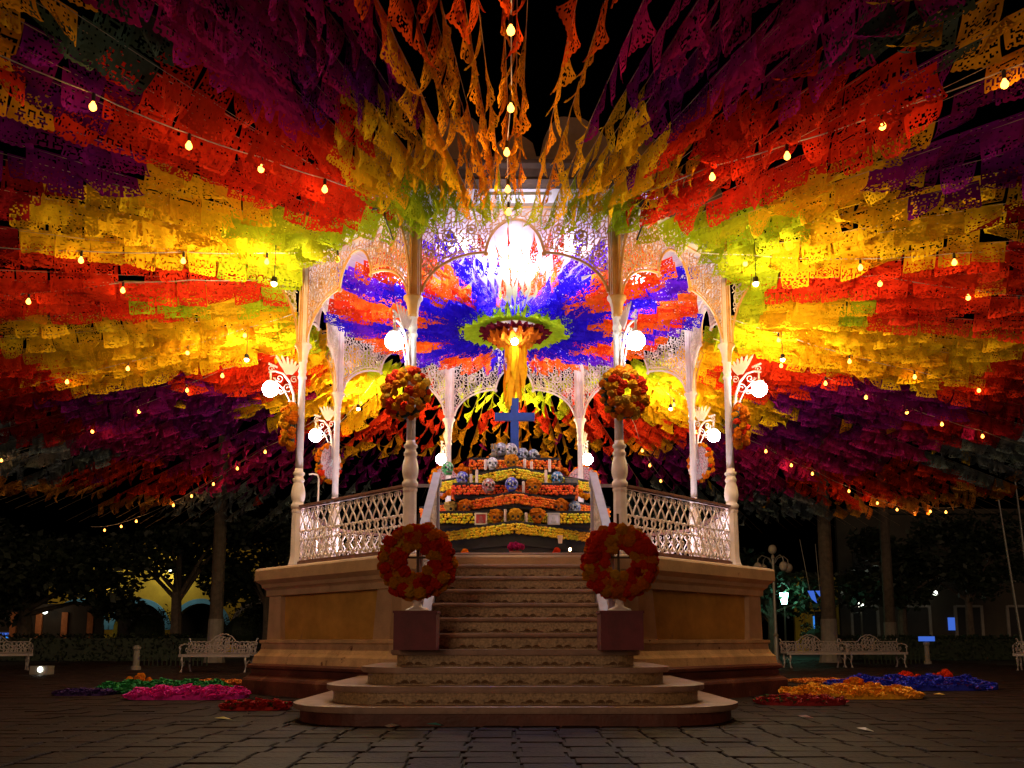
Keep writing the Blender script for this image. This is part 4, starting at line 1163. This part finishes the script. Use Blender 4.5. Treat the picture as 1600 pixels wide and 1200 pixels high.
# ------------------------------------------------------------------ flower carpets on the paving
def carpet(label, x0, x1, y0, y1, h, cols, n, tilt=0.0, seed=1, cat_='flower carpet'):
    r = random.Random(seed)
    cx, cy = (x0 + x1) / 2, (y0 + y1) / 2; hx, hy = (x1 - x0) / 2, (y1 - y0) / 2
    t = thing('flower_carpet', label, cat_, (cx, cy, 0), tilt, 'petal carpets laid on the paving')
    b = MB()
    mats = [mat('petals_%s' % CN_, c, .85, .25, 20) for CN_, c in zip('abc', cols)]
    for i in range(n):
        while True:
            u, v = r.uniform(-1, 1), r.uniform(-1, 1)
            e = abs(u) ** 3.5 + abs(v) ** 2.6
            if e < 1 + .12 * sin(u * 9 + seed) : break
        z = h * (1 - .75 * min(1, e) ** 2) * (.7 + .3 * sin(u * 14 + seed) * sin(v * 5)) * r.uniform(.75, 1.05)
        s = r.uniform(.022, .042)
        b.mi = r.choices(range(len(cols)), (6, 3, 1)[:len(cols)])[0]
        # a ragged petal tuft: a few crossed leaves of paper-thin tissue with real spread
        for q in range(3):
            a = r.uniform(0, 2 * pi); tl = r.uniform(.3, 1.1)
            dx, dy = cos(a) * s, sin(a) * s
            p = Vector((u * hx, v * hy, max(.004, z)))
            ox, oy = -dy * .7, dx * .7
            b.add([p + Vector((-ox, -oy, 0)), p + Vector((ox, oy, 0)), p + Vector((ox * .8 + dx * tl * 1.4, oy * .8 + dy * tl * 1.4, s * 1.1)), p + Vector((-ox * .8 + dx * tl * 1.4, -oy * .8 + dy * tl * 1.4, s * .9))], [(0, 1, 2, 3)])
    put('petals', b.mesh('petals', mats), t, kind='stuff')
    bb = MB()
    vs = []; n_ = 28
    o = []
    for k in range(n_):
        q = 2 * pi * k / n_
        o.append((hx * .98 * math.copysign(abs(cos(q)) ** .6, cos(q)), hy * .96 * math.copysign(abs(sin(q)) ** .75, sin(q))))
    bb.lathe([(1, 0), (.8, .01)], n_) if False else bb.prism(o, 'z', .002, h * .45)
    put('bed', bb.mesh('bed', mats[0]), t)
    return t
carpet('long magenta pink petal carpet left of the bandstand', -5.35, -3.72, 12.0 - D, 13.0 - D, .15, [(.80, .02, .36), (.88, .07, .50), (.55, .01, .24)], 2600, .03, 3)
carpet('green petal carpet behind the magenta one', -6.45, -4.45, 13.3 - D, 14.7 - D, .17, [(.02, .22, .05), (.03, .32, .08), (.01, .14, .03)], 2400, 0, 4)
carpet('dark purple petal patch at the left end of the green carpet', -6.75, -5.9, 12.9 - D, 13.6 - D, .06, [(.06, .02, .14), (.09, .03, .2)], 600, 0, 5)
carpet('flat orange petal patch at the left behind the green carpet', -6.0, -4.9, 15.6 - D, 16.8 - D, .06, [(.55, .17, .02), (.65, .22, .03)], 900, 0, 6)
carpet('narrow red petal row left of the lowest step', -3.42, -2.62, 10.25 - D, 10.65 - D, .09, [(.50, .02, .015), (.40, .01, .01), (.04, .12, .02)], 900, .05, 7)
carpet('wide yellow orange petal carpet right of the bandstand', 3.78, 5.72, 12.15 - D, 13.3 - D, .16, [(.85, .38, .015), (.80, .30, .01), (.9, .48, .03)], 2800, -.03, 8)
carpet('deep blue petal carpet behind the yellow one', 5.3, 8.0, 14.2 - D, 15.9 - D, .20, [(.012, .02, .42), (.02, .03, .55), (.15, .02, .2)], 3000, .03, 9)
carpet('flat orange petal patch behind the blue carpet beside the platform', 5.3, 6.6, 16.4 - D, 17.6 - D, .05, [(.55, .17, .02), (.65, .22, .03)], 800, 0, 10)
carpet('dark red petal row with green leaves right of the lowest step', 3.05, 4.15, 11.0 - D, 11.7 - D, .09, [(.32, .015, .015), (.42, .02, .02), (.02, .13, .03)], 1000, 0, 11)
for x, y, lab, ck, n in ((-6.1, 14.6 - D, 'orange flower clump on the back of the green carpet', 'org', 7), (5.05, 13.2 - D, 'orange flower clump on the back of the yellow carpet', 'org', 9), (7.0, 15.9 - D, 'red flower clump on the back of the blue carpet', 'red', 10), (7.8, 16.2 - D, 'small red flower clump right of the larger red one', 'red', 5)):
    t = thing('flower_clump', lab, 'flowers', (x, y, .08), 0, 'flower clumps on the petal carpets')
    for k in range(n):
        q = k * 2.4; rr = .24 * sqrt(k / n)
        put('flower_head', POMLO[k % 3], t, (rr * cos(q), rr * sin(q) * .7, .05 + .07 * (1 - rr / .24) + U(-.01, .02)), (U(0, 6), U(0, 6), 0), U(.055, .085), tuple(min(.95, v * U(.7, 1.0)) for v in FC[ck]))
for x, y, c, lab in ((-.75, -6.95, (.10, .45, .40), 'small teal foil scrap on the paving before the lowest step'), (-1.15, -7.02, (.55, .5, .45), 'small pale paper scrap on the paving left of the teal scrap'), (3.1, -7.4, (.7, .7, .7), 'small white paper scrap on the paving at the right'), (-2.95, -6.3, (.5, .45, .1), 'small yellow leaf on the paving left of the steps'), (3.0, -6.1, (.25, .05, .05), 'small red petal scrap on the paving right of the lowest step'), (6.2, -2.3, (.8, .5, .1), 'single yellow flower head between the yellow and blue carpets')):
    t = thing('litter_scrap', lab, 'scrap', (x, y, .004), U(0, 3))
    b = MB(); b.add([(-.08, -.03, 0), (.07, -.035, .006), (.085, .03, .018), (-.07, .034, .01), (0, 0, .03)], [(0, 1, 4), (1, 2, 4), (2, 3, 4), (3, 0, 4), (3, 2, 1, 0)])
    put('scrap', b.mesh('scrap', M['tint']), t, color=c)

# ------------------------------------------------------------------ ornate iron benches
def bench_mesh():
    pb_ = lambda u, z, t: (u, .22 + t - .10 * 0 + (z - .45) * .22, z)
    w = .92
    def top(u):
        u = abs(u)
        return .74 + (.20 * max(0, cos(u / .34 * pi / 2)) ** .7 if u < .34 else 0) + (.08 if u > .86 else 0) + .015 * abs(sin(u * 22))
    b = MB(); lace(b, lambda u, z: abs(u) < w and .47 < z < top(u) - .02, -w, w, .46, .98, .10, .022, pb_, 15, .02)
    b.tube([pb_(-w + 2 * w * k / 60, top(-w + 2 * w * k / 60), 0) for k in range(61)], .016, 5)
    b.tube([pb_(-w, .47, 0), pb_(w, .47, 0)], .016, 5)
    back = b.mesh('back', [M['bench'], M['bench']])
    b = MB(); b.box((0, .0, .43), (2 * w, .46, .03)); b.box((0, -.225, .405), (2 * w, .02, .05)); seat = b.mesh('seat', M['bench'])
    b = MB(); b.tube([(0, -.22, .42), (0, -.25, .30), (0, -.19, .16), (0, -.24, .04), (0, -.28, 0)], [.028, .03, .022, .022, .03], 6); b.tube([(0, .22, .42), (0, .24, .28), (0, .20, .14), (0, .26, .02), (0, .29, 0)], [.028, .03, .022, .022, .03], 6); b.tube([(0, -.2, .2), (0, 0, .30), (0, .2, .2)], .014, 5)
    leg = b.mesh('leg', M['bench'])
    b = MB(); b.tube([(0, .26, .68), (0, .05, .70), (0, -.18, .66), (0, -.25, .60), (0, -.20, .56), (0, -.16, .60)], .018, 6); b.tube([(0, -.20, .43), (0, -.20, .64)], .014, 5); b.tube([(0, .16 + .05 * cos(q), .55 + .05 * sin(q)) for q in [pi * k / 5 for k in range(11)]], .01, 4)
    arm_ = b.mesh('armrest', M['bench'])
    return back, seat, leg, arm_
BM = bench_mesh()
def bench(x, y, rz, label):
    t = thing('iron_bench', label, 'bench', (x, y, 0), rz, 'white ornate iron benches round the plaza')
    put('back', BM[0], t); put('seat', BM[1], t)
    for sx in (-1, 1):
        put('leg', BM[2], t, (sx * .82, 0, 0)); put('armrest', BM[3], t, (sx * .90, 0, 0))
bench(-7.45, 22.4 - D, -.10, 'white ornate iron bench left of the bandstand platform')
bench(8.75, 26.0 - D, .10, 'white ornate iron bench right of the platform, nearer to it')
bench(10.62, 26.3 - D, .10, 'white ornate iron bench at the right, farther from the platform')
bench(14.05, 23.2 - D, -.7, 'white iron bench cut off by the right edge of the picture')
bench(-13.75, 23.5 - D, .6, 'white iron bench cut off by the left edge of the picture')

# ------------------------------------------------------------------ palms, trees, hedges
tr_ = MB()
n_ = 46; prof = []
for k in range(n_ + 1):
    z = 10.5 * k / n_
    prof.append((.24 - .05 * k / n_ + (.014 if k % 2 else 0) + .12 * exp(-z * 2.2), z))
tr_.lathe(prof, 12); trunk_me = tr_.mesh('trunk', M['bark'])
wb = MB(); wb.lathe([(.39, 0), (.32, .3), (.28, .8), (.268, 1.55)], 12); wash_me = wb.mesh('limewash_band', M['white'])
fd = MB()
for sgn in (-1, 1):
    for k in range(22):
        t = k / 22; px_ = .3 + 2.4 * t; pz = .9 * sin(t * 2.2) - 1.5 * t * t; l = .75 * sin(min(1, t + .12) * pi * .85) + .1
        fd.add([(px_, 0, pz), (px_ + .08, 0, pz), (px_ + .25, sgn * l, pz - .35 * l), (px_ + .20, sgn * l, pz - .35 * l)], [(0, 1, 2, 3)])
fd.tube([(0.3 + 2.4 * k / 8, 0, .9 * sin(k / 8 * 2.2) - 1.5 * (k / 8) ** 2) for k in range(9)], .02, 4)
frond_me = fd.mesh('frond', M['leaf'])
def palm(x, y, label, s=1.0):
    t = thing('palm_tree', label, 'palm tree', (x, y, 0), U(0, 6), 'palm trees round the plaza'); t.scale = (s, s, 1)
    tk = put('trunk', trunk_me, t); put('limewash_band', wash_me, tk)
    for k in range(15):
        put('frond', frond_me, t, (0, 0, 10.4), (0, U(-.5, .35), 2 * pi * k / 15 + U(-.15, .15)), U(.85, 1.1))
palm(-10.75, 32 - D, 'palm trunk with whitewashed foot left of the bandstand', 1.0)
palm(11.35, 32 - D, 'thick palm trunk between the two right-hand lanterns', 1.05)
palm(16.1, 38 - D, 'slimmer palm trunk at the right, behind the white bench', .95)
def leaf_cloud(n, rx, ry, rz_, zc, r, s0=.10, s1=.22, clumps=14):
    b = MB(); cs = []
    for _ in range(clumps):
        a = r.uniform(0, 2 * pi); q = r.uniform(.25, .95); e = r.uniform(-.75, .9)
        cs.append((rx * q * cos(a), ry * q * sin(a), zc + rz_ * e, r.uniform(.30, .55)))
    for _ in range(n):
        c = cs[r.randrange(clumps)]
        d = Vector((r.gauss(0, 1), r.gauss(0, 1), r.gauss(0, .8))).normalized() * (r.random() ** .45) * c[3]
        p = Vector((c[0] + d.x * rx, c[1] + d.y * ry, c[2] + d.z * rz_))
        s = r.uniform(s0, s1); u = Vector((r.gauss(0, 1), r.gauss(0, 1), r.gauss(0, .6))).normalized(); v = u.cross(Vector((r.gauss(0, 1), r.gauss(0, 1), r.gauss(0, 1)))).normalized()
        b.add([p - u * s * .5, p + v * s * .28, p + u * s * .5, p - v * s * .28], [(0, 1, 2, 3)])
    return b, cs
def tree(x, y, label, rx, rz_, zc, n, seed, tr_r=.2):
    r = random.Random(seed)
    t = thing('shade_tree', label, 'tree', (x, y, 0), r.uniform(0, 6), 'dark trees behind the plaza')
    b, cs = leaf_cloud(int(n * 1.6), rx, rx, rz_, zc, r, .20, .46)
    put('crown', b.mesh('crown', M['leaf']), t)
    b = MB(); b.tube([(0, 0, 0), (.06, .03, zc * .3), (-.05, .05, zc * .6), (0, 0, zc)], [tr_r * 1.25, tr_r, tr_r * .8, tr_r * .4], 9)
    for c in cs[:9]:
        b.tube([(0, 0, zc * .55 + r.uniform(-.3, .3)), (c[0] * .5, c[1] * .5, (zc * .6 + c[2]) / 2 + .15), (c[0], c[1], c[2])], [tr_r * .45, tr_r * .28, tr_r * .1], 6)
    put('trunk', b.mesh('trunk', M['bark']), t)
tree(-21.5, 39 - D, 'dark broad tree at the far left before the yellow arcade', 4.2, 2.3, 3.9, 5200, 1, .30)
tree(-25.5, 41 - D, 'dark tree at the left edge beside the lit shop front', 3.4, 2.2, 4.1, 3600, 2, .26)
tree(-15.6, 41 - D, 'spreading dark tree in front of the first blue arch', 3.6, 1.5, 4.9, 2600, 3, .26)
tree(-12.8, 46 - D, 'dark tree between the yellow arches and the palm', 2.6, 2.2, 4.6, 2600, 4, .2)
tree(-9.6, 44 - D, 'dark tree close behind the left corner of the platform', 2.4, 2.3, 4.4, 2400, 5, .2)
tree(13.6, 47 - D, 'green lit tree behind the green lantern', 2.8, 2.2, 3.4, 2600, 6, .2)
tree(20.2, 46 - D, 'dark tree behind the slimmer palm at the right', 3.2, 2.4, 4.6, 2800, 7, .24)
tree(24.2, 47 - D, 'dark tree before the buff building at the right', 2.6, 2.0, 5.0, 2200, 8, .2)
def topiary(x, y, label, rad, seed):
    r = random.Random(seed)
    t = thing('topiary_bush', label, 'bush', (x, y, 0), 0, 'round clipped bushes')
    b, _ = leaf_cloud(1500, rad, rad, rad * .9, rad * 1.05, r, .08, .16, 18)
    b.ball((0, 0, rad), rad * .72, 10, 7)
    put('foliage', b.mesh('foliage', M['hedge']), t)
topiary(-19.0, 46 - D, 'round clipped bush under the first blue arch', 1.25, 1)
topiary(-14.4, 47 - D, 'round clipped bush under the grey arch', 1.2, 2)
topiary(-11.6, 48 - D, 'round clipped bush under the second blue arch', 1.1, 3)
topiary(14.9, 44 - D, 'low round bush right of the green lantern', .8, 4)
def hedge(x0, x1, y, h, label, seed):
    r = random.Random(seed)
    t = thing('hedge', label, 'hedge', ((x0 + x1) / 2, y, 0))
    b = MB(); w = (x1 - x0) / 2
    b.box((0, 0, h / 2 - .03), (2 * w - .1, .5, h - .1))
    for _ in range(int(300 * w)):
        p = Vector((r.uniform(-w, w), r.choice((-.28, r.uniform(-.28, .28))), 0)); p.z = h + r.uniform(-.08, .08) if abs(p.y) < .27 else r.uniform(0, h)
        s = r.uniform(.06, .12); u = Vector((r.gauss(0, 1), r.gauss(0, 1), r.gauss(0, 1))).normalized(); v = u.cross(Vector((1, .3, .2))).normalized()
        b.add([p - u * s, p + v * s * .5, p + u * s, p - v * s * .5], [(0, 1, 2, 3)])
    put('foliage', b.mesh('foliage', M['hedge']), t)
hedge(-22, -11.5, 34 - D, .95, 'low dark hedge along the left side of the plaza', 1)
hedge(12.6, 25, 36 - D, .9, 'low dark hedge along the right side of the plaza', 2)
gl_ = MB(); gl_.add([(-34, 30 - D, .03), (-22, 30 - D, .03), (-22, 44 - D, .05), (-34, 44 - D, .05)], [(0, 1, 2, 3)])
put('lawn', gl_.mesh('lawn', M['leaf']), kind='structure')
def pickets(x0, x1, y, label):
    t = thing('picket_fence', label, 'fence', ((x0 + x1) / 2, y, 0), 0, 'low picket fences')
    n = int((x1 - x0) / .14); pk = MB(); pk.box((0, 0, .22), (.035, .02, .44)); pk.prism([(-.0175, .44), (.0175, .44), (0, .47)], 'y', -.01, .01); me = pk.mesh('picket', M['hedge'])
    for i in range(n): put('picket', me, t, (-(x1 - x0) / 2 + .14 * i + U(-.01, .01), 0, U(-.03, .02)))
    b = MB(); b.box((0, .02, .30), (x1 - x0, .02, .03)); put('fence_rail', b.mesh('fence_rail', M['hedge']), t)
pickets(-11.6, -9.4, 28 - D, 'low picket fence behind the left bench')
pickets(11.8, 14.0, 30 - D, 'low picket fence right of the right-hand bench')

# ------------------------------------------------------------------ lamps and small street furniture
def five_globe(x, y):
    t = thing('globe_lamp_post', 'unlit lamp post with five hanging white globes right of the platform', 'lamp post', (x, y, 0))
    b = MB(); b.lathe([(.16, 0), (.16, .12), (.09, .2), (.07, .9), (.09, .95), (.05, 1.0), (.04, 3.25), (.06, 3.3), (.03, 3.4)], 12); put('post', b.mesh('post', M['metal']), t)
    gm = MB(); gm.ball((0, 0, 0), .13, 12, 8, (1, 1, 1.15)); gme = gm.mesh('globe', M['white'], True)
    for k in range(4):
        a = pi / 2 * k + .3; c, s_ = cos(a), sin(a)
        b = MB(); b.tube([(.03 * c, .03 * s_, 3.1), (.18 * c, .18 * s_, 3.30), (.38 * c, .38 * s_, 3.36), (.52 * c, .52 * s_, 3.26), (.54 * c, .54 * s_, 3.14)], .016, 6)
        ar = put('arm', b.mesh('arm', M['metal']), t); put('globe', gme, ar, (.54 * c, .54 * s_, 3.0))
    put('globe', gme, t, (0, 0, 3.56))
five_globe(7.95, 27 - D)
def lantern(x, y, h, label, m, col, watt):
    t = thing('lantern_post', label, 'lantern', (x, y, 0))
    b = MB(); b.lathe([(.14, 0), (.14, .15), (.06, .25), (.045, h - .55), (.08, h - .5), (.05, h - .46)], 10); put('post', b.mesh('post', M['socket']), t)
    b = MB(); b.lathe([(.13, h - .45), (.23, h + .12)], 6); hd = put('lantern_glass', b.mesh('lantern_glass', m), t)
    b = MB(); b.lathe([(.26, h + .125), (.20, h + .2), (.06, h + .32), (.02, h + .42)], 6); b.lathe([(.15, h - .47), (.15, h - .452)], 6); put('cap', b.mesh('cap', M['socket']), hd)
    ld = bpy.data.lights.new('lantern_lamp', 'POINT'); ld.energy = watt; ld.color = col; ld.shadow_soft_size = .2
    lo = bpy.data.objects.new('lantern_lamp', ld); C.objects.link(lo); lo.parent = t; lo.location = (0, -.45, h - .1)
lantern(13.75, 45 - D, 3.05, 'green glowing street lantern right of the bandstand', M['lantern_green'], (.3, 1, .6), 60)
lantern(19.6, 50 - D, 3.1, 'white glowing street lantern in front of the slimmer palm', M['lantern_white'], (.9, 1, .75), 40)
for x, y, h, lab in ((-10.25, 24.2 - D, .66, 'short white bollard left of the left bench'), (13.9, 30 - D, .75, 'pale bollard with a lit blue top at the right')):
    t = thing('bollard', lab, 'bollard', (x, y, 0))
    b = MB(); b.lathe([(.13, 0), (.13, .08), (.085, .12), (.08, h - .14), (.11, h - .1), (.11, h - .04), (.04, h)], 10); put('post', b.mesh('post', M['white']), t)
    if x > 0:
        b = MB(); b.box((0, -.02, h + .09), (.50, .12, .16)); put('lit_head', b.mesh('lit_head', M['screen']), t)
t = thing('spotlight_box', 'small white box with a ground spotlight at the left', 'ground spotlight', (-11.1, 21 - D, 0))
b = MB(); b.box((0, 0, .10), (.42, .30, .20)); put('box', b.mesh('box', M['white']), t)
b = MB(); b.lathe([(.05, 0), (.065, .03)], 10); put('lens', b.mesh('lens', M['lantern_white']), t, (.05, -.15, .12), (pi / 2, 0, 0))
for x0, x1, lab in ((17.2, 17.75, 'thin leaning pole at the right edge'), (17.9, 18.2, 'second thin pole just right of the leaning pole')):
    t = thing('thin_pole', lab, 'pole', (x1, 31 - D, 0)); b = MB(); b.tube([(0, 0, 0), ((x0 - x1) * .5, 0, 3.2), (x0 - x1, 0, 6.4)], [.05, .04, .03], 8); put('shaft', b.mesh('shaft', M['metal']), t)
t = thing('blue_banner', 'small lit blue pennant hanging on two wires behind the right lamp post', 'pennant', (13.6, 40 - D, 2.75))
b = MB(); b.prism([(-.30, .26), (-.02, .26), (.10, -.30), (-.12, -.12)], 'y', -.02, .02); b.prism([(.06, .26), (.34, .26), (.24, .0)], 'y', -.02, .02); put('cloth', b.mesh('cloth', M['screen']), t)
b = MB(); b.tube([(-.2, 0, .26), (-.55, 0, 2.6)], .01, 4); put('wire', b.mesh('wire', M['cable']), t)
b = MB(); b.tube([(.25, 0, .26), (.15, 0, 2.4)], .01, 4); put('wire', b.mesh('wire', M['cable']), t)

# ------------------------------------------------------------------ the far buildings
arc = thing('arcade_building', 'yellow arcade with sky blue arch trims, lit at the far left', 'building', (0, 60 - D, 0))
def arcade_wall(xs, r, spring, x0, x1, top):
    b = MB(); cur = x0
    for xc in xs:
        b.add([(cur, 0, 0), (xc - r, 0, 0), (xc - r, 0, top), (cur, 0, top)], [(0, 1, 2, 3)])
        n = 20
        for k in range(n):
            a0, a1 = pi - pi * k / n, pi - pi * (k + 1) / n
            u0, u1 = xc + r * cos(a0), xc + r * cos(a1); z0_, z1_ = spring + r * sin(a0), spring + r * sin(a1)
            b.add([(u0, 0, z0_), (u1, 0, z1_), (u1, 0, top), (u0, 0, top)], [(0, 1, 2, 3)])
            b.add([(u0, 0, z0_), (u1, 0, z1_), (u1, .6, z1_), (u0, .6, z0_)], [(0, 1, 2, 3)])
        for s_ in (-1, 1):
            b.add([(xc + s_ * r, 0, 0), (xc + s_ * r, .6, 0), (xc + s_ * r, .6, spring), (xc + s_ * r, 0, spring)], [(0, 1, 2, 3)])
        cur = xc + r
    b.add([(cur, 0, 0), (x1, 0, 0), (x1, 0, top), (cur, 0, top)], [(0, 1, 2, 3)])
    return b
AX = [-29.4, -25.3, -21.2, -17.1, -13.0, -8.9, -4.8]
put('wall', arcade_wall(AX, 1.75, 1.5, -31.6, -2.6, 7.0).mesh('wall', M['ywall']), arc)
for i, xc in enumerate(AX):
    b = MB(); n = 22
    for k in range(n):
        a0, a1 = pi - pi * k / n, pi - pi * (k + 1) / n
        def P_(r_, a, y): return (xc + r_ * cos(a), y, 1.5 + r_ * sin(a))
        b.add([P_(1.76, a0, -.08), P_(1.76, a1, -.08), P_(2.08, a1, -.08), P_(2.08, a0, -.08), P_(2.08, a0, 0), P_(2.08, a1, 0), P_(1.76, a0, .0), P_(1.76, a1, .0)], [(0, 1, 2, 3), (3, 2, 5, 4), (1, 0, 6, 7)])
    put('arch_trim', b.mesh('arch_trim', M['btrim'] if i != 3 else M['white']), arc)
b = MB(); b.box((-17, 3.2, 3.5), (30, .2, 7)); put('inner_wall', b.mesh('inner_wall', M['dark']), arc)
b = MB(); b.box((-17, -.06, 7.1), (30, .5, .25)); b.box((-17, 1.6, 7.3), (29, 3.3, .15)); put('cornice', b.mesh('cornice', M['ywall']), arc)
def wall_lamp(x, y, z, label, watt, col=(1, .92, .65)):
    t = thing('wall_lantern', label, 'wall lamp', (x, y, z), 0, 'lamps lighting the far buildings')
    b = MB(); b.tube([(0, .5, 0), (0, .1, .12), (0, 0, .05)], .02, 6); put('arm', b.mesh('arm', M['socket']), t)
    b = MB(); b.ball((0, 0, -.08), .14, 10, 8); put('glass', b.mesh('glass', M['lantern_white']), t)
    ld = bpy.data.lights.new('wall_lantern_lamp', 'POINT'); ld.energy = watt; ld.color = col; ld.shadow_soft_size = .15
    lo = bpy.data.objects.new('wall_lantern_lamp', ld); C.objects.link(lo); lo.parent = t; lo.location = (0, -.35, -.1)
wall_lamp(-27.5, 59.4 - D, 4.9, 'white wall lamp on the yellow arcade at the far left', 60)
wall_lamp(-23.2, 59.4 - D, 5.6, 'wall lamp above the pier right of the first blue arch', 110)
wall_lamp(-15.0, 59.4 - D, 4.6, 'wall lamp on the pier left of the second blue arch', 26)
shop = thing('shop_front', 'low orange brick shop front with a lit blue screen at the far left', 'shop', (-28.6, 52 - D, 0))
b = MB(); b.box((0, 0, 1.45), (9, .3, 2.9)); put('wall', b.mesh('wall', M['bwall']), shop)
for k in range(6):
    b = MB(); b.box((-3.6 + 1.5 * k, -.22, 1.2), (.35, .16, 2.4)); put('pier', b.mesh('pier', mat('orange_brick_pier', (.45, .16, .05), .8, .2, 5)), shop)
b = MB(); b.box((-.95, -.17, .95), (1.0, .05, .70)); sc_ = put('display_screen', b.mesh('display_screen', M['socket']), shop)
for k in range(3):
    b = MB(); b.box((-.95, -.20, .75 + .2 * k), (.86 - .1 * (k % 2), .02, .13)); put('lit_panel', b.mesh('lit_panel', M['neon' if k % 2 else 'screen']), sc_)
wall_lamp(-27.0, 51.0 - D, 2.5, 'lamp on the orange brick shop front', 8, (1, .6, .3))
rbld = thing('buff_building', 'dim buff building with dark doorways at the far right', 'building', (25.5, 52 - D, 0))
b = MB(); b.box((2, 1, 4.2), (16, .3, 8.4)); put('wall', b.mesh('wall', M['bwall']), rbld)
for k in range(5):
    x = -4.6 + 3.1 * k
    b = MB(); b.box((x, .83, 1.35), (1.35, .06, 2.7)); put('doorway', b.mesh('doorway', M['dark']), rbld)
    b = MB(); b.box((x - .78, .80, 1.42), (.16, .10, 2.84)); b.box((x + .78, .80, 1.42), (.16, .10, 2.84)); b.box((x, .80, 2.80), (1.40, .10, .14)); put('door_surround', b.mesh('door_surround', M['white']), rbld)
    f = put('window', None, rbld)
    b = MB(); b.box((x, .82, 5.2), (1.1, .06, 1.7)); put('pane', b.mesh('pane', M['dark']), f)
    b = MB(); b.box((x, .78, 4.28), (1.5, .18, .10)); put('sill', b.mesh('sill', M['white']), f)
b = MB(); b.box((2, .9, 8.5), (16.4, .6, .3)); put('cornice', b.mesh('cornice', M['bwall']), rbld)
b = MB(); b.box((.55, .80, 1.75), (.42, .04, .75)); put('lit_sign', b.mesh('lit_sign', M['screen']), rbld)
ycol = thing('yellow_pavilion', 'dim yellow wall with pilasters behind the white lantern', 'building', (21.6, 56 - D, 0))
b = MB(); b.box((0, .3, 2.4), (7.6, .3, 4.8)); put('wall', b.mesh('wall', M['ywall']), ycol)
for k in range(4):
    b = MB(); b.box((-3.0 + 2 * k, .08, 2.2), (.4, .14, 4.4)); put('pilaster', b.mesh('pilaster', M['ywall']), ycol)
b = MB(); b.box((-2.0, .13, 1.4), (1.1, .05, 2.4)); put('doorway', b.mesh('doorway', M['dark']), ycol)
b = MB(); b.box((-2.62, .10, 1.3), (.08, .05, 2.0)); put('led_strip', b.mesh('led_strip', M['neon']), ycol)
wall_lamp(22.6, 55.2 - D, 4.0, 'lamp on the dim yellow wall at the right', 14)
wall_lamp(24.6, 51.6 - D, 3.6, 'lamp on the buff building at the far right', 9)
